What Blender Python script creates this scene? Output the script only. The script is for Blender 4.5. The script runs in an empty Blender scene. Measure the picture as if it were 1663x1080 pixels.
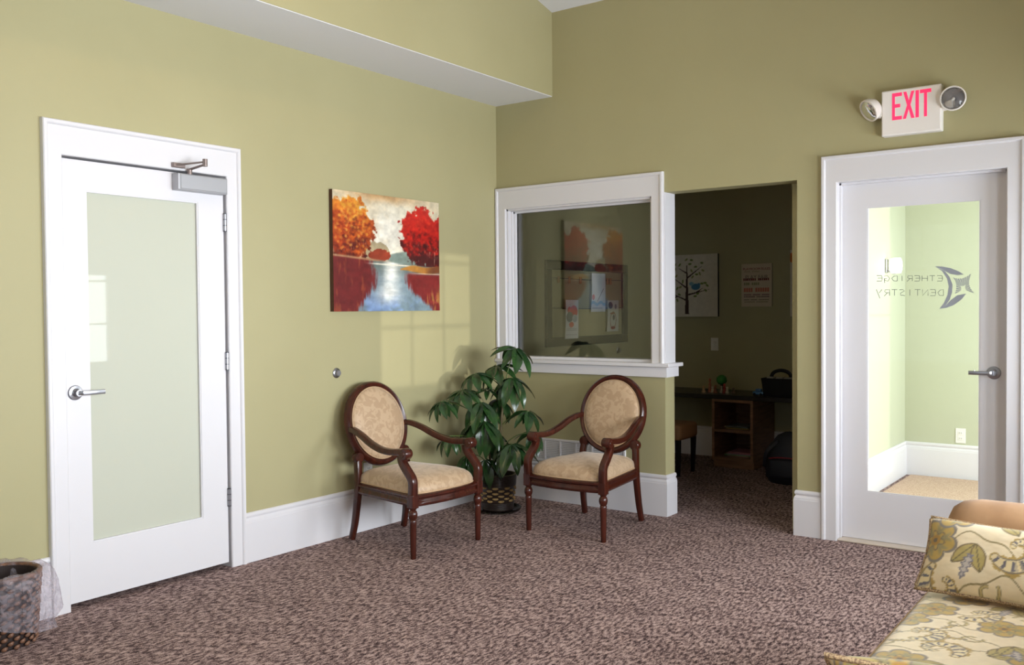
import bpy, bmesh, math, random
import numpy as np
from mathutils import Vector, Matrix

# ------------------------------------------------------------------ camera, world, light
scene = bpy.context.scene
COL = scene.collection
random.seed(7)
RNG = np.random.RandomState(11)

W, H, F = 1663.0, 1080.0, 1483.39
CAM = Vector((4.0441, -5.3116, 1.3451))
YAW, PIT, ROL = 0.6352, -0.0252, -0.0086
fw = Vector((-math.sin(YAW) * math.cos(PIT), math.cos(YAW) * math.cos(PIT), math.sin(PIT)))
rt0 = Vector((math.cos(YAW), math.sin(YAW), 0)); up0 = rt0.cross(fw)
rt = rt0 * math.cos(ROL) + up0 * math.sin(ROL)
up = -rt0 * math.sin(ROL) + up0 * math.cos(ROL)
cam_d = bpy.data.cameras.new('camera'); cam = bpy.data.objects.new('camera', cam_d); COL.objects.link(cam)
M = Matrix((rt, up, -fw)).transposed().to_4x4(); M.translation = CAM
cam.matrix_world = M
cam_d.sensor_width = 36.0; cam_d.sensor_fit = 'HORIZONTAL'; cam_d.lens = F / W * 36.0
cam_d.clip_start = 0.05; cam_d.clip_end = 100
scene.camera = cam

world = bpy.data.worlds.new('world'); scene.world = world; world.use_nodes = True
bg = world.node_tree.nodes['Background']; bg.inputs[0].default_value = (0.80, 0.90, 1.0, 1); bg.inputs[1].default_value = 0.6

def area(name, loc, direction, sx, sy, power, color=(1, 1, 1), spread=180):
    d = bpy.data.lights.new(name, 'AREA'); d.shape = 'RECTANGLE'; d.size = sx; d.size_y = sy
    d.energy = power; d.color = color; d.spread = math.radians(spread)
    o = bpy.data.objects.new(name, d); COL.objects.link(o); o.location = loc
    o.rotation_euler = Vector(direction).to_track_quat('-Z', 'Y').to_euler()
    return o

XR = 4.65          # right-hand wall
YF = -6.9          # wall behind the camera
# daylight at the window openings (the windows themselves are built below)
area('daylight_window_corner', (XR + .16, -0.725, 1.29), (-1, 0, 0), 0.95, 0.94, 24, (0.88, 0.94, 1.0), 130)
area('daylight_window_middle', (XR + .055, -2.05, 1.29), (-1, 0, 0), 1.08, 0.92, 34, (0.88, 0.94, 1.0), 128)
area('daylight_window_sofa', (XR + .055, -3.95, 1.45), (-1, 0, 0), 1.88, 1.48, 38, (0.88, 0.94, 1.0), 120)
area('daylight_window_front', (2.1, YF - .16, 1.5), (0, 1, 0), 3.0, 1.8, 4, (0.9, 0.95, 1.0))
area('daylight_street_door', (4.16, 1.25, 1.15), (-1, 0, 0), 1.5, 2.3, 50, (0.90, 0.96, 1.0))
sun_d = bpy.data.lights.new('low_sun', 'SUN'); sun_d.energy = 0.62; sun_d.angle = math.radians(0.5); sun_d.color = (1, .96, .86)
sun = bpy.data.objects.new('low_sun', sun_d); COL.objects.link(sun); sun.location = (9, -.7, 2)
sun.rotation_euler = Vector((-1, -0.008, 0.0)).to_track_quat('-Z', 'Y').to_euler()

scene.view_settings.view_transform = 'Standard'
scene.view_settings.look = 'None'
scene.view_settings.gamma = 1.0
scene.view_settings.use_curve_mapping = False
scene.view_settings.exposure = 0.80
scene.cycles.use_denoising = True
scene.cycles.max_bounces = 10
scene.cycles.diffuse_bounces = 6
scene.cycles.transparent_max_bounces = 16

# ------------------------------------------------------------------ helpers
def lin(c):
    c = c / 255.0
    return c / 12.92 if c <= 0.04045 else ((c + 0.055) / 1.055) ** 2.4
def rgb(r, g, b): return (lin(r), lin(g), lin(b), 1.0)

def ray(px, py):
    u = (px - W / 2) / F; v = (H / 2 - py) / F
    return rt * u + up * v + fw
def at(px, py, axis, val):
    d = ray(px, py); t = (val - CAM[axis]) / d[axis]
    return CAM + d * t

def mat(name, color, rough=0.5, metal=0.0, coat=0.0, spec=0.5, sheen=0.0):
    m = bpy.data.materials.new(name); m.use_nodes = True
    b = m.node_tree.nodes['Principled BSDF']
    b.inputs['Base Color'].default_value = color; b.inputs['Roughness'].default_value = rough
    b.inputs['Metallic'].default_value = metal
    b.inputs['Coat Weight'].default_value = coat; b.inputs['Coat Roughness'].default_value = 0.08
    b.inputs['Specular IOR Level'].default_value = spec; b.inputs['Sheen Weight'].default_value = sheen
    return m
def nodes(m): return m.node_tree.nodes, m.node_tree.links, m.node_tree.nodes['Principled BSDF']

def add_bump(m, scale, strength, dist=0.002, detail=4, coord='Object'):
    n, l, b = nodes(m)
    tc = n.new('ShaderNodeTexCoord'); nz = n.new('ShaderNodeTexNoise'); bp = n.new('ShaderNodeBump')
    nz.inputs['Scale'].default_value = scale; nz.inputs['Detail'].default_value = detail
    bp.inputs['Strength'].default_value = strength; bp.inputs['Distance'].default_value = dist
    l.new(tc.outputs[coord], nz.inputs['Vector']); l.new(nz.outputs['Fac'], bp.inputs['Height']); l.new(bp.outputs['Normal'], b.inputs['Normal'])
    return nz

def noise_color(m, c1, c2, scale, lo=.4, hi=.6, detail=4, stretch=(1, 1, 1), distortion=0.0):
    n, l, b = nodes(m)
    tc = n.new('ShaderNodeTexCoord'); mp = n.new('ShaderNodeMapping'); nz = n.new('ShaderNodeTexNoise'); cr = n.new('ShaderNodeValToRGB')
    mp.inputs['Scale'].default_value = stretch
    nz.inputs['Scale'].default_value = scale; nz.inputs['Detail'].default_value = detail; nz.inputs['Distortion'].default_value = distortion
    cr.color_ramp.elements[0].position = lo; cr.color_ramp.elements[0].color = c1
    cr.color_ramp.elements[1].position = hi; cr.color_ramp.elements[1].color = c2
    l.new(tc.outputs['Object'], mp.inputs['Vector']); l.new(mp.outputs['Vector'], nz.inputs['Vector'])
    l.new(nz.outputs['Fac'], cr.inputs['Fac']); l.new(cr.outputs['Color'], b.inputs['Base Color'])
    return nz, cr

def printed(name, rough=0.6, coat=0.0, sheen=0.0):
    m = mat(name, (1, 1, 1, 1), rough, coat=coat, sheen=sheen)
    n, l, b = nodes(m); a = n.new('ShaderNodeAttribute'); a.attribute_name = 'Col'
    l.new(a.outputs['Color'], b.inputs['Base Color'])
    return m

def glass_mat(name, ior, tint=(1, 1, 1, 1), rough=0.0):
    m = bpy.data.materials.new(name); m.use_nodes = True
    n, l = m.node_tree.nodes, m.node_tree.links; n.clear()
    out = n.new('ShaderNodeOutputMaterial'); mix = n.new('ShaderNodeMixShader'); tr = n.new('ShaderNodeBsdfTransparent'); gl = n.new('ShaderNodeBsdfGlossy'); fr = n.new('ShaderNodeFresnel')
    tr.inputs[0].default_value = tint; gl.inputs['Roughness'].default_value = rough; fr.inputs[0].default_value = ior
    l.new(fr.outputs[0], mix.inputs[0]); l.new(tr.outputs[0], mix.inputs[1]); l.new(gl.outputs[0], mix.inputs[2]); l.new(mix.outputs[0], out.inputs[0])
    return m

class MB:
    """collects shapes into one bmesh"""
    def __init__(s): s.bm = bmesh.new()
    def faces(s, verts, faces):
        vs = [s.bm.verts.new(v) for v in verts]
        for f in faces:
            try: s.bm.faces.new([vs[i] for i in f])
            except ValueError: pass
        return s
    def box(s, x0, x1, y0, y1, z0, z1, bev=0.0, seg=2):
        vs = [s.bm.verts.new((x, y, z)) for x in (x0, x1) for y in (y0, y1) for z in (z0, z1)]
        q = [(0, 1, 3, 2), (4, 6, 7, 5), (0, 4, 5, 1), (2, 3, 7, 6), (0, 2, 6, 4), (1, 5, 7, 3)]
        fs = [s.bm.faces.new([vs[i] for i in f]) for f in q]
        if bev > 0:
            es = list({e for f in fs for e in f.edges})
            bmesh.ops.bevel(s.bm, geom=es, offset=bev, segments=seg, affect='EDGES', profile=0.5)
        return s
    def lathe(s, prof, segs=24, M=None, cap=True):
        M = M or Matrix.Identity(4); rings = []
        for r, z in prof:
            rings.append([s.bm.verts.new(M @ Vector((r * math.cos(2 * math.pi * i / segs), r * math.sin(2 * math.pi * i / segs), z))) for i in range(segs)])
        for a, b in zip(rings, rings[1:]):
            for i in range(segs):
                j = (i + 1) % segs
                s.bm.faces.new((a[i], a[j], b[j], b[i]))
        if cap:
            s.bm.faces.new(list(reversed(rings[0]))); s.bm.faces.new(rings[-1])
        return s
    def sweep(s, path, sizes, upv=(0, 0, 1), n=12, power=4.0, cap=True, closed=False):
        """superellipse section (w along side, h along up) swept along a path"""
        P = [Vector(p) for p in path]; N = len(P); rings = []
        upv = Vector(upv)
        for i, p in enumerate(P):
            if closed: t = (P[(i + 1) % N] - P[i - 1]).normalized()
            else: t = (P[min(i + 1, N - 1)] - P[max(i - 1, 0)]).normalized()
            sd = t.cross(upv)
            if sd.length < 1e-4: sd = t.cross(Vector((1, 0, 0)))
            sd.normalize(); u = sd.cross(t).normalized()
            w, h = sizes[i] if isinstance(sizes, list) else sizes
            ring = []
            for k in range(n):
                a = 2 * math.pi * (k + .5) / n; c, sn = math.cos(a), math.sin(a)
                e = 2.0 / power
                ring.append(s.bm.verts.new(p + sd * (w / 2 * math.copysign(abs(c) ** e, c)) + u * (h / 2 * math.copysign(abs(sn) ** e, sn))))
            rings.append(ring)
        prs = list(zip(rings, rings[1:])) + ([(rings[-1], rings[0])] if closed else [])
        for a, b in prs:
            for k in range(n):
                j = (k + 1) % n
                s.bm.faces.new((a[k], a[j], b[j], b[k]))
        if cap and not closed:
            s.bm.faces.new(list(reversed(rings[0]))); s.bm.faces.new(rings[-1])
        return s
    def tube(s, path, r, n=8, closed=False):
        if isinstance(r, (list, tuple)): return s.sweep(path, [(2 * a, 2 * a) for a in r], n=n, power=2, closed=closed)
        return s.sweep(path, (2 * r, 2 * r), n=n, power=2, closed=closed)
    def prism(s, pts, d):
        """flat polygon (3D points) extruded by vector d"""
        d = Vector(d); a = [s.bm.verts.new(p) for p in pts]; b = [s.bm.verts.new(Vector(p) + d) for p in pts]
        n = len(a); s.bm.faces.new(a); s.bm.faces.new(list(reversed(b)))
        for i in range(n):
            j = (i + 1) % n; s.bm.faces.new((a[j], a[i], b[i], b[j]))
        return s
    def mesh(s, name, m, smooth=None):
        bmesh.ops.recalc_face_normals(s.bm, faces=s.bm.faces)
        me = bpy.data.meshes.new(name); s.bm.to_mesh(me); s.bm.free()
        if m: me.materials.append(m)
        if smooth:
            me.polygons.foreach_set('use_smooth', [True] * len(me.polygons))
            if smooth is not True: me.set_sharp_from_angle(angle=math.radians(smooth))
        return me
    def build(s, name, m, parent=None, smooth=None, kind=None):
        return link(name, s.mesh(name, m, smooth), parent, kind)

def link(name, me, parent=None, kind=None, label=None):
    o = bpy.data.objects.new(name, me); COL.objects.link(o)
    if parent is not None: o.parent = parent
    if kind: o['kind'] = kind
    if label: o['label'] = label
    return o
def thing(name, label, cat, loc=(0, 0, 0), rz=0.0, group=None, kind=None):
    o = bpy.data.objects.new(name, None); COL.objects.link(o); o.location = loc; o.rotation_euler = (0, 0, rz); o.empty_display_size = .1
    return tag(o, label, cat, group, kind)
def tag(o, label=None, cat=None, group=None, kind=None):
    if label: o['label'] = label
    if cat: o['category'] = cat
    if group: o['group'] = group
    if kind: o['kind'] = kind
    return o
def copy_tree(o, parent=None):
    c = o.copy(); COL.objects.link(c); c.parent = parent
    for ch in list(o.children): copy_tree(ch, c)
    return c

def catmull(pts, k=6):
    P = [Vector(p) for p in pts]; P = [P[0] * 2 - P[1]] + P + [P[-1] * 2 - P[-2]]; out = []
    for i in range(1, len(P) - 2):
        a, b, c, d = P[i - 1:i + 3]
        for j in range(k):
            t = j / k
            out.append(0.5 * ((2 * b) + (c - a) * t + (2 * a - 5 * b + 4 * c - d) * t * t + (3 * b - a - 3 * c + d) * t ** 3))
    out.append(P[-2]); return out

def grid_mesh(name, X, C, m, smooth=True, closed_u=False):
    """X: (ny,nx,3) positions, C: (ny,nx,3) linear colours or None"""
    ny, nx = X.shape[:2]
    idx = np.arange(nx * ny).reshape(ny, nx)
    q = np.stack([idx[:-1, :-1], idx[:-1, 1:], idx[1:, 1:], idx[1:, :-1]], -1).reshape(-1, 4)
    me = bpy.data.meshes.new(name)
    me.vertices.add(nx * ny); me.vertices.foreach_set('co', X.reshape(-1).astype(np.float32))
    me.loops.add(q.size); me.loops.foreach_set('vertex_index', q.reshape(-1).astype(np.int32))
    me.polygons.add(len(q)); me.polygons.foreach_set('loop_start', np.arange(0, q.size, 4, dtype=np.int32))
    me.update(calc_edges=True)
    if smooth: me.polygons.foreach_set('use_smooth', [True] * len(me.polygons))
    if C is not None:
        a = me.color_attributes.new('Col', 'FLOAT_COLOR', 'POINT')
        cc = np.ones((ny * nx, 4), np.float32); cc[:, :3] = C.reshape(-1, 3); a.data.foreach_set('color', cc.reshape(-1))
    if m: me.materials.append(m)
    return me
def nlin(c):
    c = np.clip(c / 255.0, 0, 1); return np.where(c <= .04045, c / 12.92, ((c + .055) / 1.055) ** 2.4)
def vnoise(x, y, seed=0):
    r = np.random.RandomState(seed).rand(64, 64)
    xi = np.floor(x).astype(int); yi = np.floor(y).astype(int); fx = x - xi; fy = y - yi
    fx = fx * fx * (3 - 2 * fx); fy = fy * fy * (3 - 2 * fy)
    g = lambda a, b: r[a % 64, b % 64]
    return (g(xi, yi) * (1 - fx) + g(xi + 1, yi) * fx) * (1 - fy) + (g(xi, yi + 1) * (1 - fx) + g(xi + 1, yi + 1) * fx) * fy
def fbm(x, y, seed=0, o=4):
    t = 0; a = .5
    for i in range(o): t = t + a * vnoise(x * 2 ** i + 7.3 * i, y * 2 ** i + 3.1 * i, seed + i); a *= .5
    return t / (1 - .5 ** o)
def sst(a, b, x):
    t = np.clip((x - a) / (b - a), 0, 1); return t * t * (3 - 2 * t)
def mixc(C, col, m): return C * (1 - m[..., None]) + np.array(col, float) * m[..., None]

# ------------------------------------------------------------------ materials
WALL = rgb(168, 161, 122)
m_wall = mat('wall_paint_olive', WALL, 0.55, spec=0.35)
noise_color(m_wall, rgb(166, 159, 120), rgb(170, 163, 124), 1.6, .3, .7)
add_bump(m_wall, 260, 0.12, 0.001)
m_wall2 = mat('entry_wall_pale_sage', rgb(184, 187, 162), 0.6, spec=.3); add_bump(m_wall2, 260, 0.1, 0.001)  # entry walls: paler and less yellow than the main room
m_white = mat('white_trim_paint', rgb(216, 214, 217), 0.35, spec=0.45)
m_ceil = mat('ceiling_white', rgb(222, 222, 224), 0.8); add_bump(m_ceil, 180, 0.15, 0.001)
m_dark_edge = mat('dark_outlet_slot', rgb(40, 38, 38), 0.8)  # near-black colour of the outlet slots
m_nickel = mat('satin_nickel', rgb(168, 168, 174), 0.30, metal=1.0)
m_grey_metal = mat('grey_aluminium_enamel', rgb(172, 172, 176), 0.42, metal=0.55)
m_bronze = mat('closer_arm_metal', rgb(150, 135, 130), 0.4, metal=0.8)
m_frost = mat('frosted_glass', rgb(190, 192, 177), 0.02, spec=0.13)
m_clear = glass_mat('clear_pane', 1.58, (.95, .96, .94, 1))
m_clear2 = glass_mat('clear_door_glass', 1.25, (.97, .985, .97, 1))
m_wood = mat('mahogany', rgb(84, 32, 18), 0.27, coat=0.2, spec=.35)
noise_color(m_wood, rgb(52, 21, 14), rgb(74, 31, 20), 7, .3, .7, stretch=(5, 5, 1))
m_uph = mat('tan_damask', rgb(190, 158, 118), 0.5, sheen=0.3)
noise_color(m_uph, rgb(190, 162, 130), rgb(176, 147, 115), 24, .47, .53, 2.0, distortion=1.1)
add_bump(m_uph, 350, .15, .0008)
m_cord = mat('upholstery_cord', rgb(186, 156, 122), 0.6)
m_chrome_dark = mat('dark_metal', rgb(60, 60, 64), 0.35, metal=0.9)
m_plastic = mat('white_plastic', rgb(228, 226, 220), 0.35)
m_black = mat('black_frame_wood', rgb(18, 17, 17), 0.5, spec=.25)

# carpet: loops in rows parallel to the left wall, dark and light flecks
m_carpet = mat('loop_pile_carpet', rgb(120, 98, 90), 0.95, spec=0.1)
n, l, b = nodes(m_carpet)
tc = n.new('ShaderNodeTexCoord')
def mapped(scale, rot=0.0):
    mp = n.new('ShaderNodeMapping'); mp.inputs['Scale'].default_value = scale; mp.inputs['Rotation'].default_value = (0, 0, rot)
    l.new(tc.outputs['Object'], mp.inputs['Vector']); return mp.outputs['Vector']
n1 = n.new('ShaderNodeTexNoise'); n1.inputs['Scale'].default_value = 40; n1.inputs['Detail'].default_value = 3; n1.inputs['Roughness'].default_value = .7
l.new(mapped((1.9, .72, 1), math.radians(-12)), n1.inputs['Vector'])
n2 = n.new('ShaderNodeTexNoise'); n2.inputs['Scale'].default_value = 210; n2.inputs['Detail'].default_value = 2
l.new(mapped((1, 1, 1)), n2.inputs['Vector'])
n3 = n.new('ShaderNodeTexNoise'); n3.inputs['Scale'].default_value = 6; n3.inputs['Detail'].default_value = 3
l.new(mapped((1, 1, 1)), n3.inputs['Vector'])
add = n.new('ShaderNodeMath'); add.operation = 'MULTIPLY_ADD'; add.inputs[1].default_value = 0.45
l.new(n2.outputs['Fac'], add.inputs[0]); l.new(n1.outputs['Fac'], add.inputs[2])
add2 = n.new('ShaderNodeMath'); add2.operation = 'MULTIPLY_ADD'; add2.inputs[1].default_value = 0.12
l.new(n3.outputs['Fac'], add2.inputs[0]); l.new(add.outputs[0], add2.inputs[2])
cr = n.new('ShaderNodeValToRGB'); e = cr.color_ramp.elements
e[0].position = .63; e[0].color = rgb(46, 36, 37); e[1].position = .89; e[1].color = rgb(188, 163, 156)
e.new(.75).color = rgb(108, 87, 86)
l.new(add2.outputs[0], cr.inputs['Fac']); l.new(cr.outputs['Color'], b.inputs['Base Color'])
bp = n.new('ShaderNodeBump'); bp.inputs['Strength'].default_value = .5; bp.inputs['Distance'].default_value = .004
l.new(add.outputs[0], bp.inputs['Height']); l.new(bp.outputs['Normal'], b.inputs['Normal'])

# ------------------------------------------------------------------ room shell
T = .13                      # partition thickness (y 0 .. T)
ZS, XS, ZT = 2.819, .4956, 3.398
SL = .237                    # ceiling rises towards the room's middle
YRIDGE = -3.3; ZR = ZT + SL * -YRIDGE
XWE, XO2, ZO = 1.352, 2.2103, 2.0875
YB2 = 2.42                   # far wall of playroom and entry
def struct(name, mb, m, parent=None, smooth=None): return mb.build(name, m, parent, smooth, 'structure')

fl = struct('floor', MB().box(-.3, 5.2, -7.2, 2.7, -.12, 0), m_carpet)
# left wall, with the hole for the frosted door, running on into the playroom
DY0, DY1, DZ = -3.222, -2.334, 2.062
mb = MB()
mb.box(-.14, 0, YF - .14, DY0, 0, 4.6).box(-.14, 0, DY1, YB2 + .14, 0, 4.6).box(-.14, 0, DY0, DY1, DZ, 4.6)
struct('wall_left', mb, m_wall)
# back partition: window hole, open doorway, hole for the right door
WX0, WX1, WZ0, WZ1 = .09, 1.263, .985, 2.066
RX0, RX1, RZ = 2.428, 3.318, 2.062
mb = MB(); ZTOP = 4.6
mb.box(0, XWE, 0, T, 0, WZ0).box(0, WX0, 0, T, WZ0, WZ1).box(WX1, XWE, 0, T, WZ0, WZ1)
mb.box(0, XWE, 0, T, WZ1, ZTOP).box(XWE, XO2, 0, T, ZO, ZTOP).box(XO2, RX0, 0, T, 0, ZTOP)
mb.box(RX0, RX1, 0, T, RZ, ZTOP).box(RX1, XR + .14, 0, T, 0, ZTOP)
struct('wall_back', mb, m_wall)
# right wall with two windows, wall behind the camera with one
def wall_x(name, x0, x1, y0, y1, z1, holes):
    mb = MB(); ys = y0
    for (a, c, z0, zz) in sorted(holes):
        mb.box(x0, x1, ys, a, 0, z1).box(x0, x1, a, c, 0, z0).box(x0, x1, a, c, zz, z1); ys = c
    mb.box(x0, x1, ys, y1, 0, z1); return struct(name, mb, m_wall if x0 > 4.2 else m_wall2)
wall_x('wall_right', XR, XR + .14, YF - .14, T, 4.6, [(-1.2, -.25, .82, 1.76), (-2.6, -1.5, .82, 1.76), (-4.9, -3.0, .7, 2.2)])
mb = MB(); mb.box(-.14, .6, YF - .14, YF, 0, 4.6).box(3.6, XR + .14, YF - .14, YF, 0, 4.6).box(.6, 3.6, YF - .14, YF, 0, .6).box(.6, 3.6, YF - .14, YF, 2.4, 4.6)
struct('wall_front', mb, m_wall)
# vaulted ceiling
mb = MB()
mb.prism([(-.14, 0.001, ZT), (-.14, YRIDGE, ZR), (-.14, YF - .14, ZT - .02), (-.14, YF - .14, ZT + .2), (-.14, YRIDGE, ZR + .2), (-.14, .001, ZT + .2)], (XR + .28, 0, 0))
struct('ceiling', mb, m_ceil)
# soffit box along the left wall: white underside, painted face
struct('ceiling_soffit', MB().box(0, XS - .004, YF, 0, ZS, ZS + .03), m_ceil)
struct('wall_soffit', MB().box(0, XS, YF, 0, ZS + .004, 4.5), m_wall)
struct('wall_left_leak_stop', MB().box(-.20, -.141, -3.4, -2.2, 0, 2.2), m_wall)  # unseen panel added behind the door to stop light leaking round it
# playroom and entry shells
struct('wall_playroom', MB().box(-.14, 2.19, YB2, YB2 + .14, 0, 2.9), m_wall)
struct('wall_entry_back', MB().box(2.19, 4.2, YB2, YB2 + .14, 0, 2.9), m_wall2)
struct('wall_divider', MB().box(2.135, 2.19, T, YB2, 0, 2.9), m_wall)
struct('wall_entry_left', MB().box(2.19, 2.245, T, YB2, 0, 2.9), m_wall2)
struct('ceiling_playroom', MB().box(-.14, 4.2, T, YB2 + .14, 2.62, 2.75), m_ceil)
wall_x('wall_entry', 4.0, 4.14, T, YB2 + .14, 2.9, [(.5, 2.0, .05, 2.5)])

# baseboards: profile swept along 2D paths
BP = [(0, .267), (.007, .267), (.012, .261), (.0135, .252), (.012, .245), (.008, .240), (.008, .236), (.012, .230), (.0155, .224), (.0165, .214), (.018, .212), (.018, 0)]
def offset2d(path, d):
    P = [Vector((p[0], p[1])) for p in path]; out = []
    for i, p in enumerate(P):
        ns = []
        if i > 0: t = (P[i] - P[i - 1]).normalized(); ns.append(Vector((t.y, -t.x)))
        if i < len(P) - 1: t = (P[i + 1] - P[i]).normalized(); ns.append(Vector((t.y, -t.x)))
        if len(ns) == 1: out.append(p + ns[0] * d)
        else:
            m = (ns[0] + ns[1]).normalized(); out.append(p + m * (d / max(.2, m.dot(ns[0]))))
    return out
def baseboard(name, path, m=None):
    mb = MB(); rings = []
    for p, z in BP: rings.append([mb.bm.verts.new((q.x, q.y, z)) for q in offset2d(path, p)])
    for a, c in zip(rings, rings[1:]):
        for i in range(len(path) - 1): mb.bm.faces.new((a[i], a[i + 1], c[i + 1], c[i]))
    for e in (0, -1): mb.bm.faces.new([r[e] for r in rings] + [mb.bm.verts.new((path[e][0], path[e][1], 0))])
    return struct(name, mb, m or m_white, smooth=None)
baseboard('baseboard_left', [(0, -2.257), (0, 0)])
baseboard('baseboard_left_front', [(0, YF), (0, -3.297)])
baseboard('baseboard_back', [(0, 0), (XWE, 0), (XWE, T)])
baseboard('baseboard_opening', [(XO2, T), (XO2, 0), (2.357, 0)])
baseboard('baseboard_back_right', [(3.389, 0), (XR, 0)])
baseboard('baseboard_right', [(XR, 0), (XR, YF)])
baseboard('baseboard_playroom_left', [(0, T), (0, YB2)])
baseboard('baseboard_playroom', [(0, YB2), (2.135, YB2)])
baseboard('baseboard_entry_left', [(2.245, T), (2.245, YB2)])
baseboard('baseboard_entry', [(2.245, YB2), (4.0, YB2)])

# casings: three-sided frames.  frame maps (a, h, p) -> world, a along wall, h height, p proud
def casing(name, fr, a0, a1, z0, z1, sw, hw, proud=.018, sides='both'):
    mb = MB()
    pr = [(0, 0, -.002), (0, 0, proud - .004), (.004, .004, proud), (sw - .024, hw - .024, proud), (sw - .021, hw - .021, proud + .006), (sw - .016, hw - .016, proud + .010), (sw - .004, hw - .004, proud + .010), (sw, hw, proud + .005), (sw, hw, -.002)]
    rings = []
    for s_, h_, p in pr:
        rings.append([mb.bm.verts.new(fr(a, h, p)) for a, h in ((a0 - s_, z0), (a0 - s_, z1 + h_), (a1 + s_, z1 + h_), (a1 + s_, z0))])
    for r, q in zip(rings, rings[1:]):
        for i in range(3): mb.bm.faces.new((r[i], r[i + 1], q[i + 1], q[i]))
    for e in (0, 3): mb.bm.faces.new([r[e] for r in rings])
    return struct(name, mb, m_white)
FL = lambda a, h, p: (p, a, h)            # left wall frame (a = y)
FB = lambda a, h, p: (a, -p, h)           # back wall frame (a = x)
casing('trim_1', FL, -3.210, -2.344, 0, 2.05, .0867, .154)
casing('trim_2', FB, 2.4436, 3.302, 0, 2.05, .0867, .154)
casing('trim_3', FB, WX0, WX1, .99, WZ1, .0865, .154)
# door jambs
mb = MB(); mb.box(-.14, 0.001, -3.222, -3.210, 0, 2.062).box(-.14, .001, -2.344, -2.332, 0, 2.062).box(-.14, .001, -3.222, -2.332, 2.05, 2.064)
struct('trim_4', mb, m_white)
mb = MB(); mb.box(2.428, 2.444, -.001, T, 0, 2.064).box(3.302, 3.318, -.001, T, 0, 2.064).box(2.428, 3.318, -.001, T, 2.05, 2.064)
for (x0, x1) in ((2.444, 2.455), (3.291, 3.302)): mb.box(x0, x1, .03, .056, 0, 2.05)
mb.box(2.444, 3.302, .03, .056, 2.039, 2.05)
struct('trim_5', mb, m_white)

# ------------------------------------------------------------------ partition window
win = thing('window_1', None, None, kind='structure')
mb = MB(); JD = .128
mb.box(WX0 - .001, WX0 + .012, -.001, JD, .99, WZ1).box(WX1 - .012, WX1 + .001, -.001, JD, .99, WZ1).box(WX0, WX1, -.001, JD, WZ1 - .012, WZ1 + .001)
mb.build('jamb', m_white, win)
mb = MB()
for k, (d, ya, yb) in enumerate(((.022, .035, .08), (.034, .055, .08))):
    mb.box(WX0, WX0 + d, ya, yb, .99, WZ1).box(WX1 - d, WX1, ya, yb, .99, WZ1).box(WX0, WX1, ya, yb, WZ1 - d + .008, WZ1)
mb.box(WX0, WX1, .045, .08, .99, 1.008)
mb.build('glazing_stop', m_white, win)
MB().box(WX0 + .012, WX1 - .012, .082, .088, .99, WZ1 - .012).build('pane', m_clear, win)
mb = MB(); mb.box(WX0 + .012, WX1 - .012, .09, .12, .99, 1.012).box(WX0 + .012, WX0 + .035, .09, .12, .99, WZ1).box(WX1 - .035, WX1 - .012, .09, .12, .99, WZ1)
mb.build('rear_stop', m_white, win)
struct('trim_6', MB().box(0.001, 1.40, -.045, .165, .966, .990, .003, 1), m_white)              # stool
mb = MB(); mb.box(0.001, XWE, -.02, 0, .9, .967).box(XWE, 1.372, -.02, .152, .9, .967).box(0.02, XWE, T, .152, .9, .967)
struct('trim_7', mb, m_white)                                                                   # apron
struct('trim_8', MB().box(XWE - .002, XWE + .006, -.004, T + .004, .99, ZO), m_white)            # cladding of wall end

# ------------------------------------------------------------------ doors
def lever(parent, base, out, along, m, thumb=False):
    """rosette at base, out = outward axis, along = lever direction"""
    base, out, along = Vector(base), Vector(out), Vector(along)
    q = out.to_track_quat('Z', 'Y').to_matrix().to_4x4(); q.translation = base
    hd = link('handle', MB().lathe([(.0001, 0), (.034, 0), (.034, .004), (.031, .008), (.020, .010), (.018, .014), (.0145, .016), (.0145, .040), (.0001, .040)], 28, q, cap=False).mesh('handle', m, 35), parent)
    p = [base + out * .036, base + out * .052 + along * .008, base + out * .056 + along * .03, base + out * .056 + along * .07, base + out * .052 + along * .112]
    MB().sweep(catmull(p, 4), (.013, .021), upv=(0, 0, 1), n=12, power=5).build('lever', m, hd, 40)
    if thumb: MB().lathe([(.004, 0), (.004, .014)], 10, Matrix.Translation(base + out * .056 + along * .085)).build('turn_pin', m, hd, 40)
    return hd
def door_leaf(fr, a0, a1, z0, z1, g, thick, m):
    """stile-and-rail leaf as four solid boards round the glass opening g=(a0,a1,z0,z1)"""
    mb = MB()
    def bx(aa, ab, za, zb):
        p = fr(aa, za, 0); q = fr(ab, zb, -thick)
        mb.box(min(p[0], q[0]), max(p[0], q[0]), min(p[1], q[1]), max(p[1], q[1]), za, zb)
    bx(a0, g[0], z0, z1); bx(g[1], a1, z0, z1); bx(g[0], g[1], z0, g[2]); bx(g[0], g[1], g[3], z1)
    return mb
def bead(fr, g, w, p0, p1):
    mb = MB()
    def bx(aa, ab, za, zb):
        p = fr(aa, za, p0); q = fr(ab, zb, p1)
        mb.box(min(p[0], q[0]), max(p[0], q[0]), min(p[1], q[1]), max(p[1], q[1]), za, zb)
    bx(g[0], g[0] + w, g[2], g[3]); bx(g[1] - w, g[1], g[2], g[3]); bx(g[0] + w, g[1] - w, g[2], g[2] + w); bx(g[0] + w, g[1] - w, g[3] - w, g[3])
    return mb
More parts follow.
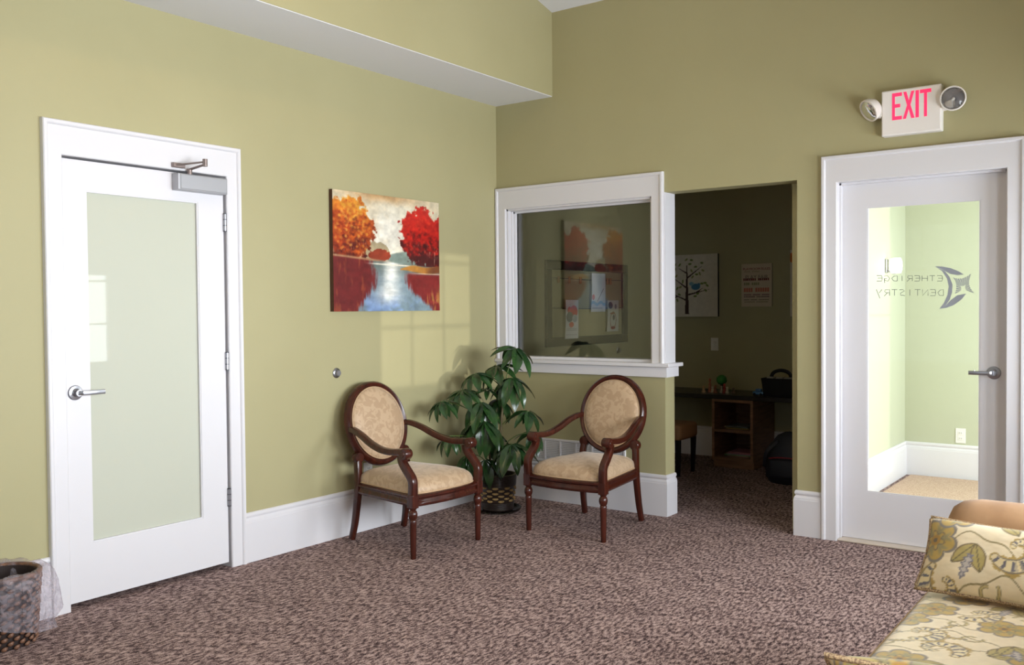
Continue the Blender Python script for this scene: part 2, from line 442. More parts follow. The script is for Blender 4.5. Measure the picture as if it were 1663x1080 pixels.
# left door: frosted, hinged on its right, opens into the room
d1 = thing('door_1', None, None, kind='structure')
G1 = (-3.094, -2.505, .288, 1.904); frL = lambda a, h, p: (-.002 + p, a, h)
door_leaf(frL, -3.207, -2.354, .028, 2.040, G1, .044, m_white).build('leaf', m_white, d1)
bead(frL, G1, .006, -.014, -.003).build('glazing_bead', m_white, d1)
MB().box(-.026, -.018, G1[0] - .003, G1[1] + .003, G1[2] - .003, G1[3] + .003).build('frosted_pane', m_frost, d1)
lever(d1, (-.002, -3.163, .985), (1, 0, 0), (0, 1, 0), m_nickel)
for z in (1.811, 1.087, .371):
    hg = MB().lathe([(.0085, z - .046), (.0085, z + .046)], 12, Matrix.Translation((.006, -2.350, 0))).build('hinge', m_nickel, d1, 40)
    mb = MB()
    for k in (-.046, -.0165, .0145, .044): mb.lathe([(.0098, z + k), (.0098, z + k + .003)], 12, Matrix.Translation((.006, -2.350, 0)))
    mb.build('knuckle', m_chrome_dark, hg, 40)
cl = MB().box(-.002, .055, -2.652, -2.366, 1.950, 2.032, .004, 2).build('door_closer', m_grey_metal, d1)
mb = MB().box(.053, .0575, -2.640, -2.370, 1.956, 2.028, .002, 1); mb.build('closer_cover', m_grey_metal, cl)
mb = MB()
A, B_, Cc = Vector((.034, -2.575, 2.045)), at(333, 267, 0, .13), at(286, 268, 0, .03)
mb.lathe([(.013, 0), (.013, .03)], 14, Matrix.Translation((.034, -2.575, 2.03)))
mb.sweep([A + Vector((0, 0, .012)), B_], (.022, .008), n=8)
mb.build('closer_arm', m_bronze, cl)
mb = MB(); mb.sweep([B_ + Vector((0, 0, .012)), Cc], (.016, .008), n=8); mb.lathe([(.012, -.01), (.012, .026)], 12, Matrix.Translation(B_)); mb.box(.016, .036, Cc.y - .02, Cc.y + .05, Cc.z - .012, Cc.z + .012, .003, 1)
mb.build('closer_forearm', m_bronze, cl)
# right door: clear glass into the entry, set back in its frame
d2 = thing('door_2', None, None, kind='structure')
G2 = (2.588, 3.170, .287, 1.906); YD = .058; frR = lambda a, h, p: (a, YD - p, h)
door_leaf(frR, 2.4475, 3.2985, .014, 2.047, G2, .044, m_white).build('leaf', m_white, d2)
bead(frR, G2, .007, -.012, -.002).build('glazing_bead', m_white, d2)
MB().box(G2[0] - .003, G2[1] + .003, YD + .02, YD + .026, G2[2] - .003, G2[3] + .003).build('pane', m_clear2, d2)
lever(d2, (3.236, YD, .990), (0, -1, 0), (-1, 0, 0), m_nickel, thumb=True)
struct('trim_9', MB().box(2.444, 3.302, -.012, .1, 0, .012, .004, 1), mat('door_threshold', rgb(200, 186, 170), .5))

# lettering and emblem on the right door's glass (on the entry side, read mirrored from here)
m_decal = mat('grey_vinyl', rgb(142, 146, 152), .6)
YG = YD + .019
def dz(zx, zy): p = at(1390 + zx * 230 / 1663, 400 + zy * 130 / 940, 1, YG); return Vector((p.x, YG, p.z))
def decal(polys, name):
    mb = MB()
    for P in polys: mb.prism([dz(*p) for p in P], (0, -.0006, 0))
    return mb.build(name, m_decal, d2)
emb = decal([[(925, 235), (1010, 236), (1110, 255), (1210, 295), (1268, 331), (1190, 339), (1110, 325), (1045, 290)]], 'emblem_upper_leaf')
decal([[(925, 235), (975, 262), (1045, 291), (1100, 360), (1135, 450), (1130, 540), (1100, 630), (1050, 700), (980, 735), (1035, 660), (1075, 570), (1090, 470), (1070, 380), (1010, 290)]], 'emblem_crescent')
decal([[(980, 735), (1050, 700), (1110, 635), (1190, 575), (1296, 555), (1240, 625), (1150, 690), (1060, 724)]], 'emblem_lower_leaf')
star = [(1135, 365), (1190, 380), (1245, 378), (1300, 358), (1356, 318), (1330, 400), (1330, 450), (1350, 500), (1392, 553), (1320, 520), (1265, 512), (1215, 520), (1160, 562), (1178, 510), (1178, 450), (1165, 400)]
ctr = (1262, 505); polys = []
for i in range(len(star)):
    a, c = star[i], star[(i + 1) % len(star)]
    if 9 <= i <= 11: continue
    for k in range(2):
        p = [a[j] + (c[j] - a[j]) * (k / 2 + .07) for j in (0, 1)]; q = [a[j] + (c[j] - a[j]) * (k / 2 + .40) for j in (0, 1)]
        polys.append([p, q, [ctr[j] + (q[j] - ctr[j]) * .30 for j in (0, 1)], [ctr[j] + (p[j] - ctr[j]) * .30 for j in (0, 1)]])
decal(polys, 'emblem_star')
STROKES = {
 'E': [[(1, 1), (.1, 1)], [(.1, 1), (0, .5), (.1, 0), (1, 0)], [(.05, .52), (.8, .52)]],
 'T': [[(0, 1), (1, 1)], [(.5, 1), (.5, 0)]], 'H': [[(0, 1), (0, 0)], [(1, 1), (1, 0)], [(0, .5), (1, .5)]],
 'R': [[(0, 0), (0, 1), (.8, .95), (.9, .7), (.7, .5), (0, .45)], [(.4, .48), (1, -.1)]], 'I': [[(.5, 1), (.5, 0)]],
 'D': [[(0, 0), (0, 1), (.6, .9), (1, .5), (.7, .05), (0, 0)]], 'G': [[(1, .95), (.4, 1), (0, .5), (.3, 0), (.9, .1), (.9, .45)], [(.55, .45), (1, .45), (.9, -.35)]],
 'N': [[(0, 0), (0, 1), (1, 0), (1, 1)]], 'S': [[(1, .95), (.4, 1), (.1, .78), (.8, .4), (.8, .1), (0, .0)]], 'Y': [[(0, 1), (.5, .45)], [(1, 1), (.35, -.45)]]}
def stroke_text(word, x0, x1, y0, y1, name):
    """x0 right edge to x1 left edge in the pixel frame: the word runs leftwards"""
    adv = (x1 - x0) / len(word); mb = MB()
    for i, ch in enumerate(word):
        s = -1 if adv < 0 else 1
        xa = x0 + adv * i + adv * .14
        wd = adv * .72
        for st in STROKES[ch]:
            pts = [dz(xa + wd * p[0], y1 + (y0 - y1) * p[1]) - Vector((0, .0006, 0)) for p in st]
            mb.sweep(pts, (.0042, .0008), upv=(0, 1, 0), n=4, power=2)
    return mb.build(name, mat('thin_vinyl_lettering', rgb(104, 110, 104), .6), d2)
stroke_text('ETHERIDGE', 1030, 232, 345, 408, 'lettering')
stroke_text('DENTISTRY', 1040, 228, 508, 580, 'lettering')

# ------------------------------------------------------------------ windows out of frame (they light the room and show in the door glass)
def out_window(name, fr, a0, a1, z0, z1, nx, nz, fixed=None):
    w = thing(name, None, None, kind='structure')
    mb = MB()
    def bx(aa, ab, za, zb, p0, p1):
        p = fr(aa, za, p0); q = fr(ab, zb, p1); mb.box(min(p[0], q[0]), max(p[0], q[0]), min(p[1], q[1]), max(p[1], q[1]), za, zb)
    c = .09
    bx(a0 - c, a0, z0 - c, z1 + c, 0, .02); bx(a1, a1 + c, z0 - c, z1 + c, 0, .02); bx(a0, a1, z1, z1 + c, 0, .02); bx(a0 - c, a1 + c, z0 - c, z0, 0, .035)
    mb.build('casing', m_white, w)
    mb = MB(); s = .035
    bx(a0, a0 + s, z0, z1, -.10, -.06); bx(a1 - s, a1, z0, z1, -.10, -.06); bx(a0, a1, z0, z0 + s, -.10, -.06); bx(a0, a1, z1 - s, z1, -.10, -.06)
    mb.build('sash', m_white, w)
    for i in range(1, nx):
        mb = MB(); a = a0 + (a1 - a0) * i / nx; bx(a - .009, a + .009, z0, z1, -.09, -.07); mb.build('muntin', m_white, w)
    for z in (nz if isinstance(nz, list) else [z0 + (z1 - z0) * i / nz for i in range(1, nz)]):
        mb = MB(); bx(a0, a1, z - .009, z + .009, -.09, -.07); mb.build('muntin', m_white, w)
    return w
FR = lambda a, h, p: (XR - p, a, h)
FF = lambda a, h, p: (a, YF + p, h)
out_window('window_2', FR, -1.2, -.25, .82, 1.76, 3, [1.235, 1.665])
out_window('window_3', FR, -2.6, -1.5, .82, 1.76, 3, [1.235, 1.665])
out_window('window_5', FR, -4.9, -3.0, .7, 2.2, 3, 3)
out_window('window_4', FF, .6, 3.6, .6, 2.4, 4, 3)
for w_, (a0, a1, z0, z1) in (('window_3', (-2.6, -1.5, .82, 1.76)), ('window_5', (-4.9, -3.0, .7, 2.2))):
    MB().box(XR + .108, XR + .112, a0, a1, z0, z1).build('sun_block_panel', m_white, bpy.data.objects[w_])  # unseen panels added to keep the sun out of these two windows
FE = lambda a, h, p: (4.0 - p, a, h)
out_window('door_3', FE, .5, 2.0, .06, 2.5, 2, 2)

# ------------------------------------------------------------------ armchairs
def make_chair():
    root = thing('armchair', None, 'chair')
    # seat rail: trapezoid with bowed front
    def outline(k, grow=0.0, n=14):
        fwid, rwid, yf, yr = .262 + grow, .20 + grow, -.262 - grow, .255 + grow
        pts = []
        for i in range(n + 1):
            t = -1 + 2 * i / n; pts.append((fwid * t, yf - .035 * (1 - t * t) * k))
        for i in range(1, n): t = i / n; pts.append((fwid + (rwid - fwid) * t, yf + (yr - yf) * t))
        for i in range(n + 1): t = 1 - 2 * i / n; pts.append((rwid * t, yr))
        for i in range(1, n): t = i / n; pts.append((-rwid + (-fwid + rwid) * t, yr + (yf - yr) * t))
        return pts
    mb = MB()
    rings = []
    for g, z in ((-.03, .282), (.004, .282), (.010, .290), (.010, .302), (.004, .310), (.004, .322), (.012, .330), (.012, .340), (.004, .346), (-.03, .346)):
        rings.append([mb.bm.verts.new((x, y, z)) for x, y in outline(1, g)])
    for a, c in zip(rings, rings[1:] + rings[:1]):
        for i in range(len(a)):
            j = (i + 1) % len(a); mb.bm.faces.new((a[i], a[j], c[j], c[i]))
    mb.build('seat_rail', m_wood, root, 40)
    # cushion of rings, round-cornered by superellipse blending
    O = outline(1, -.006); cx, cy = 0, -.01
    def ring(s, z, rnd):
        out = []
        for x, y in O:
            dx, dy = x - cx, y - cy; a = math.atan2(dy, dx); r = math.hypot(dx, dy)
            re = 1 / ((abs(math.cos(a)) / .25) ** 5 + (abs(math.sin(a)) / .272) ** 5) ** .2
            rr = min(r, re * 1.02); rr = r * (1 - rnd) + rr * rnd
            out.append((cx + math.cos(a) * rr * s, cy + math.sin(a) * rr * s, z))
        return out
    mb = MB(); prof = [(.985, .338), (1.0, .350), (1.003, .360), (.995, .374), (.97, .390), (.925, .405), (.85, .419), (.74, .431), (.58, .441), (.38, .448), (.18, .452), (.02, .453)]
    rings = [[mb.bm.verts.new(p) for p in ring(s, z, .6)] for s, z in prof]
    for a, c in zip(rings, rings[1:]):
        for i in range(len(a)):
            j = (i + 1) % len(a); mb.bm.faces.new((a[i], a[j], c[j], c[i]))
    mb.bm.faces.new(rings[-1])
    seat = mb.build('seat_cushion', m_uph, root, True)
    MB().tube(ring(1.004, .350, .6), .0045, 6, closed=True).build('piping', m_cord, seat, True)
    # front legs: block, ball, tapering fluted-looking shaft
    for s in (-1, 1):
        lg = MB().lathe([(.0001, 0), (.014, 0), (.0155, .004), (.0165, .06), (.019, .19), (.0205, .207), (.017, .213), (.022, .222), (.0255, .236), (.0255, .246), (.021, .259), (.0155, .266), (.021, .274), (.022, .283)], 20, Matrix.Translation((.262 * s, -.262, 0))).build('leg', m_wood, root, 40)
        MB().box(.262 * s - .0235, .262 * s + .0235, -.2855, -.2385, .276, .35, .004, 2).build('leg_block', m_wood, lg)
    # rear legs: sabre curve up to the scroll under the oval
    for s in (-1, 1):
        p = catmull([(.208 * s, .305, .012), (.203 * s, .280, .12), (.198 * s, .262, .26), (.196 * s, .256, .34), (.192 * s, .262, .43), (.186 * s, .272, .485)], 5)
        n_ = len(p)
        lg = MB().sweep(p, [(.030 + .008 * min(1, i / (n_ * .5)), .034 + .006 * min(1, i / (n_ * .5))) for i in range(n_)], upv=(0, 1, 0), n=12, power=5).build('leg', m_wood, root, 40)
        q = Matrix.Translation((.184 * s, .272, .488)) @ Matrix.Rotation(math.pi / 2, 4, 'X')
        MB().lathe([(.0001, -.028), (.014, -.028), (.018, -.024), (.030, -.022), (.033, -.016), (.033, .016), (.028, .022), (.0001, .024)], 20, q, cap=False).build('scroll', m_wood, lg, 40)
    # oval back, tilted
    tilt = math.radians(-13.5)
    OM = Matrix.Translation((0, .305, .672)) @ Matrix.Rotation(tilt, 4, 'X')
    N = 56
    def oval(a, b_, y=0): return [OM @ Vector((a * math.cos(2 * math.pi * i / N), y, b_ * math.sin(2 * math.pi * i / N))) for i in range(N)]
    mb = MB()
    A0, B0 = .2375, .2555
    prof = [(0, .018), (-.004, -.010), (-.014, -.020), (-.024, -.018), (-.029, -.012), (-.036, -.010), (-.040, -.004), (-.040, .018)]
    rings = [[mb.bm.verts.new(v) for v in oval(A0 + d, B0 + d, y)] for d, y in prof]
    for a, c in zip(rings, rings[1:] + rings[:1]):
        for i in range(N):
            j = (i + 1) % N; mb.bm.faces.new((a[i], a[j], c[j], c[i]))
    bf = mb.build('back_frame', m_wood, root, 50)
    mb = MB(); prof = [(1.0, 0.0), (.985, -.012), (.95, -.020), (.86, -.028), (.7, -.033), (.45, -.036), (.2, -.037)]
    a_, b_ = A0 - .038, B0 - .038
    rings = [[mb.bm.verts.new(v) for v in oval(a_ * s, b_ * s, y)] for s, y in prof]
    for a, c in zip(rings, rings[1:]):
        for i in range(N):
            j = (i + 1) % N; mb.bm.faces.new((a[i], a[j], c[j], c[i]))
    mb.bm.faces.new(rings[-1])
    bk = [[mb.bm.verts.new(v) for v in oval(a_ * s, b_ * s, y)] for s, y in ((1, .012), (.6, .022))]
    for a, c in ((rings[0], bk[0]), (bk[0], bk[1])):
        for i in range(N):
            j = (i + 1) % N; mb.bm.faces.new((a[j], a[i], c[i], c[j]))
    mb.bm.faces.new(list(reversed(bk[1])))
    pad = mb.build('back_pad', m_uph, root, True)
    MB().tube(oval(a_ - .001, b_ - .001, -.012), .004, 6, closed=True).build('piping', m_cord, pad, True)
    # arms
    for s in (-1, 1):
        ap = catmull([(.262 * s, -.262, .335), (.263 * s, -.266, .385), (.264 * s, -.262, .432), (.263 * s, -.225, .474), (.261 * s, -.188, .515), (.260 * s, -.176, .553)], 5)
        n_ = len(ap)
        MB().sweep(ap, [(.042, .046 - .004 * i / n_) for i in range(n_)], upv=(0, 1, 0), n=12, power=5).build('arm_post', m_wood, root, 40)
        pa = catmull([(.262 * s, -.218, .573), (.262 * s, -.17, .572), (.262 * s, -.09, .566), (.260 * s, -.01, .572), (.252 * s, .08, .596), (.240 * s, .17, .632), (.226 * s, .245, .653), (.216 * s, .290, .656)], 5)
        n_ = len(pa)
        am = MB().sweep(pa, [(.046 - .012 * i / n_, .038 - .004 * i / n_) for i in range(n_)], upv=(0, 0, 1), n=12, power=4).build('arm', m_wood, root, 40)
        q = Matrix.Translation((.262 * s, -.212, .566)) @ Matrix.Rotation(math.pi / 2, 4, 'Y')
        MB().lathe([(.0001, -.031), (.013, -.031), (.016, -.027), (.028, -.026), (.031, -.021), (.031, .021), (.028, .026), (.016, .027), (.013, .031), (.0001, .031)], 22, q, cap=False).build('scroll', m_wood, am, 40)
    return root
ch1 = make_chair()
tag(ch1, 'oval-back mahogany armchair with tan seat against the left wall under the painting', group='pair of oval-back armchairs')
ch1.location = (.447, -1.407, 0); ch1.rotation_euler = (0, 0, math.radians(90 - 3.2))
ch2 = copy_tree(ch1); ch2.location = (1.094, -.537, 0); ch2.rotation_euler = (0, 0, math.radians(0.5))
ch2['label'] = 'oval-back mahogany armchair with tan seat below the white-framed interior window'

# ------------------------------------------------------------------ painting on the left wall
pt = thing('painting', 'unframed canvas painting of red and orange autumn trees beside water', 'painting', (0, -1.151, 1.70))
NX, NY = 300, 230; PW, PH = .944, .716
MB().box(.001, .030, -PW / 2, PW / 2, -PH / 2, PH / 2).build('canvas', mat('canvas_edge_brown', rgb(74, 44, 26), .7), pt)
U, V = np.meshgrid(np.linspace(0, 1, NX), np.linspace(0, 1, NY))
w1 = fbm(U * 9, V * 9, 1); w2 = fbm(U * 26, V * 26, 5); w3 = fbm(U * 60, V * 14, 9); wv = fbm(U * 40, V * 8, 30); wh = fbm(U * 7, V * 50, 33)
Cc_ = np.ones((NY, NX, 3)) * np.array([226, 214, 184.])
Cc_ = mixc(Cc_, (246, 240, 224), np.exp(-(((U - .48) / .26) ** 2 + ((V - .68) / .28) ** 2)))
Cc_ = mixc(Cc_, (196, 150, 96), sst(.90, 1.0, V + .06 * (w1 - .5)) * np.exp(-((U - .45) / .35) ** 2) * .9)
Cc_ = mixc(Cc_, (205, 180, 140), sst(.55, .8, w1) * .25)
hill = sst(.02, 0, V - (.53 - .9 * np.abs(U - .66) * .35 + .03 * (w1 - .5))) * (V > .40) * sst(.42, .52, U)
Cc_ = mixc(Cc_, (112, 130, 122), hill * .9)
bush0 = sst(.02, 0, ((U - .38) / .12) ** 2 + ((V - .50) / .09) ** 2 - 1 + .9 * (w2 - .5)); Cc_ = mixc(Cc_, (170, 150, 110), bush0 * .8)
bush = sst(.1, 0, ((U - .41) / .10) ** 2 + ((V - .48) / .055) ** 2 - 1 + 1.2 * (w2 - .5)); Cc_ = mixc(Cc_, (150, 58, 34), bush)
def tree(cx, cy, rx, ry, top, mid, low, C, seed):
    nz = fbm(U * 14, V * 14, seed); nf = fbm(U * 34, V * 34, seed + 3)
    d = np.sqrt(((U - cx) / rx) ** 2 + ((V - cy) / ry) ** 2) - 1 + .50 * (nz - .5) + .45 * (nf - .5)
    m = sst(.06, -.05, d); t = np.clip((V - (cy - ry)) / (2 * ry), 0, 1) + .95 * (nf - .5) + .5 * (nz - .5)
    col = np.where((t < .5)[..., None], np.array(low) + (np.array(mid) - low) * np.clip(t / .5, 0, 1)[..., None], np.array(mid) + (np.array(top) - mid) * np.clip((t - .5) / .5, 0, 1)[..., None])
    return C * (1 - m[..., None]) + col * m[..., None]
Cc_ = tree(.14, .665, .20, .275, (232, 160, 52), (196, 84, 26), (84, 22, 18), Cc_, 41)
Cc_ = tree(.02, .64, .13, .29, (220, 130, 40), (176, 62, 22), (66, 16, 16), Cc_, 47)
Cc_ = tree(1.0, .62, .11, .24, (190, 30, 20), (150, 20, 16), (70, 14, 14), Cc_, 53)
Cc_ = tree(.815, .665, .205, .255, (206, 36, 22), (186, 26, 18), (66, 14, 14), Cc_, 59)
low = sst(.02, 0, np.abs(U - .86) - .14) * sst(.02, 0, np.abs(V - .44) - .05); Cc_ = mixc(Cc_, (70, 20, 18), low * sst(.3, .5, w3))
trunks = (sst(.72, .8, wv) * ((U > .7) | (U < .1)) * (np.abs(V - .47) < .07)); Cc_ = mixc(Cc_, (170, 130, 110), trunks * .7)
shore = .462 - .075 * U
wat = sst(.012, -.004, V - shore + .012 * (wh - .5))
Wc = np.ones((NY, NX, 3)) * np.array([120, 140, 150.]); Wc = mixc(Wc, (104, 118, 112), sst(.25, .40, V)); Wc = mixc(Wc, (130, 156, 196), sst(.22, .05, V) * sst(.35, .6, w1))
Wc = mixc(Wc, (240, 238, 230), np.clip(np.exp(-((U - .52 + .25 * (.38 - V) * .5) / (.075 + .12 * (.4 - V))) ** 2) * sst(.02, .14, V) * (.75 + .6 * (wh - .4)), 0, 1))
lm = sst(.04, -.02, U - (.30 - .10 * sst(.30, .02, V)) + .10 * (w3 - .5) - .06 * np.sin(V * 7)); Wc = mixc(Wc, (112, 34, 34), lm)
Wc = mixc(Wc, (150, 70, 44), lm * sst(.55, .72, wv) * .8)
rm = sst(-.03, .04, U - (.66 + .30 * sst(.26, -.05, V)) + .10 * (w3 - .5)) * sst(.36, .31, V); Wc = mixc(Wc, (122, 34, 32), rm); Wc = mixc(Wc, (168, 110, 56), rm * sst(.52, .7, wv) * sst(.25, .1, V))
Wc = mixc(Wc, (150, 60, 50), sst(.6, .75, w2) * sst(.85, 1., U) * sst(.3, .1, V))
Cc_ = Cc_ * (1 - wat[..., None]) + Wc * wat[..., None]
Cc_ = mixc(Cc_, (176, 128, 92), np.exp(-((V - shore - .004) / .010) ** 2) * sst(.55, .3, U))
Cc_ = mixc(Cc_, (238, 228, 206), np.exp(-((V - .405 + .02 * (U - .5)) / .006) ** 2) * sst(.25, .4, U) * sst(.80, .7, U))
bank = sst(.012, -.004, np.abs(V - .372 - .008 * np.sin(U * 20)) - .026 * sst(.58, .75, U)) * (U > .60); Cc_ = mixc(Cc_, (178, 122, 52), bank); Cc_ = mixc(Cc_, (90, 44, 26), bank * sst(.8, .95, U) * .8)
Cc_ = mixc(Cc_, (226, 200, 170), np.exp(-((V - .335) / .004) ** 2) * sst(.66, .8, U) * .8)
for (x0_, x1_, v0_, v1_, col_, cnt) in ((0, .30, .5, .92, (240, 186, 84), 60), (.62, .98, .5, .9, (226, 70, 40), 60), (0, .32, .48, .8, (96, 26, 20), 50), (.64, 1, .46, .7, (84, 16, 16), 50), (.02, .3, .46, .62, (214, 190, 170), 14), (.7, .98, .43, .6, (220, 196, 180), 16)):
    rr0 = np.random.RandomState(cnt + int(x0_ * 100) + col_[0])
    for _ in range(cnt):
        a0_, b0_ = rr0.uniform(x0_, x1_), rr0.uniform(v0_, v1_); thin = col_[2] > 150
        dm = sst(1.2, .6, ((U - a0_) / (.0025 if thin else .012)) ** 2 + ((V - b0_) / (.014 if thin else .013)) ** 2)
        sat = (np.abs(Cc_[..., 0] - Cc_[..., 2]) > 45) & (V > .44); Cc_ = mixc(Cc_, col_, dm * sat * .32)
Cc_ = Cc_ * (.80 + .27 * w2[..., None])
X = np.zeros((NY, NX, 3)); X[..., 0] = .0305 + .0012 * w2; X[..., 1] = (U - .5) * PW; X[..., 2] = (V - .5) * PH
link('painted_surface', grid_mesh('painted_surface', X, nlin(Cc_), printed('oil_paint', .38, coat=.15)), pt)

# ------------------------------------------------------------------ small fittings
ds = thing('door_stop', 'round chrome wall bumper above the left armchair', 'door stop', (0, -1.582, .978))
R90 = Matrix.Rotation(math.pi / 2, 4, 'Y')
MB().lathe([(.0001, 0), (.030, 0), (.030, .004), (.025, .009), (.021, .010)], 24, R90, cap=False).build('flange', m_nickel, ds, 40)
MB().lathe([(.019, .006), (.019, .020), (.015, .025), (.0001, .026)], 20, R90, cap=False).build('bumper', mat('grey_rubber', rgb(112, 110, 112), .5), ds, 40)
def outlet(name, label, loc, rz, toggle=False):
    o = thing(name, label, 'outlet' if not toggle else 'light switch', loc, rz)     # faces local -Y
    MB().box(-.036, .036, -.006, 0, -.058, .058, .0025, 2).build('cover_plate', m_plastic, o)
    if toggle:
        MB().box(-.012, .012, -.011, -.005, -.024, .024, .002, 1).build('rocker', m_plastic, o)
    else:
        for z in (-.021, .021):
            s_ = MB().box(-.017, .017, -.0085, -.005, z - .014, z + .014, .003, 2).build('socket', m_plastic, o)
            MB().box(-.008, -.006, -.0095, -.008, z - .004, z + .006).box(.005, .007, -.0095, -.008, z - .004, z + .006).build('slots', m_dark_edge, s_)
    return o
outlet('wall_outlet', 'white wall outlet behind the left armchair', (0, -1.335, .355), math.radians(90))
outlet('wall_outlet', 'white wall outlet in the bright entry seen through the right door', (2.652, YB2, .338), 0)
outlet('light_switch', 'switch plate under the tree print on the dark playroom wall', (.622, YB2, 1.016), 0, True)

vg = thing('vent_grille', 'white return-air grille with thin slats low on the back wall', 'vent', (0, 0, 0))
vx0, vx1, vz0, vz1 = .285, 1.062, .270, .438
mb = MB(); f = .017
mb.box(vx0, vx1, -.012, 0, vz1 - f, vz1, .002, 1).box(vx0, vx1, -.012, 0, vz0, vz0 + f, .002, 1).box(vx0, vx0 + f, -.012, 0, vz0, vz1, .002, 1).box(vx1 - f, vx1, -.012, 0, vz0, vz1, .002, 1)
mb.build('frame', m_white, vg)
MB().box(vx0 + f, vx1 - f, -.0016, -.0004, vz0 + f, vz1 - f).build('duct_back', mat('duct_shadow', rgb(96, 98, 108), .8), vg)
for i in range(1, 6):
    x = vx0 + (vx1 - vx0) * i / 6; MB().box(x - .006, x + .006, -.0118, -.001, vz0 + f, vz1 - f).build('divider', m_white, vg)
sl_me = None
for i in range(11):
    z = vz0 + f + (vz1 - vz0 - 2 * f) * (i + .5) / 11
    if sl_me is None:
        sl_me = MB().prism([(vx0 + f, -.0108, -.005), (vx0 + f, -.0098, -.005), (vx0 + f, -.002, .0035), (vx0 + f, -.003, .0045)], (vx1 - vx0 - 2 * f, 0, 0)).mesh('slat', m_white)
    o = link('slat', sl_me, vg); o.location.z = z

# exit sign with two lamp heads
ex = thing('exit_sign', 'white EXIT sign with two emergency lamp heads above the right door', 'exit sign')
q = [at(*p, 1, -.055) for p in ((1430, 149), (1527, 136), (1531, 212), (1433, 221))]
ex0, ex1, ez0, ez1 = (q[0].x + q[3].x) / 2, (q[1].x + q[2].x) / 2, (q[2].z + q[3].z) / 2, (q[0].z + q[1].z) / 2
MB().box(ex0, ex1, -.055, -.0005, ez0, ez1, .005, 2).build('housing', mat('sign_housing', rgb(232, 228, 222), .4), ex)
MB().box(ex0 + .006, ex1 - .006, -.0565, -.054, ez0 + .006, ez1 - .006, .001, 1).build('face_plate', mat('sign_face', rgb(236, 231, 226), .35), ex)
m_red = mat('exit_red', rgb(244, 52, 108), .45)
b_ = m_red.node_tree.nodes['Principled BSDF']; b_.inputs['Emission Color'].default_value = rgb(255, 40, 90); b_.inputs['Emission Strength'].default_value = .35
lu0, lu1, lv0, lv1 = ex0 + (ex1 - ex0) * .185, ex0 + (ex1 - ex0) * .835, ez0 + (ez1 - ez0) * .335, ez0 + (ez1 - ez0) * .925
LET = {'E': (.255, [[(0, 0), (0, 1), (1, 1), (1, .87), (.28, .87), (.28, .585), (.82, .585), (.82, .455), (.28, .455), (.28, .13), (1, .13), (1, 0)]]),
       'X': (.30, [[(0, 0), (.36, .5), (.03, 1), (.30, 1), (.51, .66), (.72, 1), (.98, 1), (.65, .5), (1, 0), (.72, 0), (.50, .35), (.27, 0)]]),
       'I': (.085, [[(0, 0), (0, 1), (1, 1), (1, 0)]]),
       'T': (.285, [[(.37, 0), (.37, .87), (0, .87), (0, 1), (1, 1), (1, .87), (.63, .87), (.63, 0)]])}
gap = (1 - sum(LET[c][0] for c in 'EXIT')) / 3; cu = 0
for c in 'EXIT':
    wd, ps = LET[c]; mb = MB()
    for P in ps: mb.prism([(lu0 + (lu1 - lu0) * (cu + wd * a), -.0563, lv0 + (lv1 - lv0) * h) for a, h in P], (0, -.0012, 0))
    mb.build('letter_' + c.lower(), m_red, ex); cu += wd + gap
m_lamp = mat('lamp_head_plastic', rgb(226, 220, 212), .4); m_refl = mat('lamp_reflector', rgb(205, 205, 212), .12, metal=1.0); m_lens = glass_mat('lamp_lens', 1.5)
for px, py, dr in ((1414, 178, (-.55, -.62, -.50)), (1548, 160, (.12, -.95, -.10))):
    c = at(px, py, 1, -.06); s = -1 if px < 1480 else 1
    edge = Vector((ex0 if s < 0 else ex1, -.03, c.z - .03))
    br = MB().sweep([edge, (edge + c) / 2 + Vector((0, .012, -.012)), c + Vector((0, .02, -.022))], (.045, .05), upv=(0, 1, 0), n=12, power=3).build('bracket', m_lamp, ex, 40)
    d = Vector(dr).normalized(); Q = d.to_track_quat('Z', 'Y').to_matrix().to_4x4(); Q.translation = c
    hd = MB().lathe([(.0001, -.052), (.026, -.048), (.048, -.034), (.060, -.012), (.064, .008), (.064, .018), (.058, .020), (.056, .014), (.044, -.014), (.02, -.034), (.0001, -.036)], 28, Q, cap=False).build('lamp_head', m_lamp, ex, 50)
    MB().lathe([(.056, .012), (.047, -.006), (.032, -.024), (.012, -.033), (.0001, -.034)], 24, Q, cap=False).build('reflector', m_refl, hd, True)
    MB().lathe([(.0001, -.03), (.008, -.03), (.009, -.012), (.0001, -.006)], 12, Q, cap=False).build('bulb', m_plastic, hd, True)
    MB().lathe([(.056, .014), (.045, .021), (.025, .025), (.0001, .026)], 24, Q, cap=False).build('lens', m_lens, hd, True)

# pendant lamps under the ridge, above the picture frame
for k, (x, y) in enumerate(((1.9, -3.0), (3.3, -4.0))):
    pl = thing('pendant_lamp', ['warm pendant lamp hanging nearest the soffit', 'warm pendant lamp hanging above the sofa'][k], 'lamp', (x, y, 3.75))
    MB().lathe([(.16, -.06), (.15, 0), (.09, .07), (.03, .10), (.0001, .11)], 28, cap=False).build('shade', mat('pendant_shade', rgb(235, 225, 205), .6), pl, 50)
    MB().tube([(0, 0, .1), (0, 0, .28)], .004, 8).build('cord', m_black, pl)
    ld = bpy.data.lights.new('pendant_bulb', 'POINT'); ld.energy = 8; ld.color = (1, .70, .38); ld.shadow_soft_size = .09
    lo = bpy.data.objects.new('pendant_bulb', ld); COL.objects.link(lo); lo.parent = pl; lo.location = (0, 0, -.09)

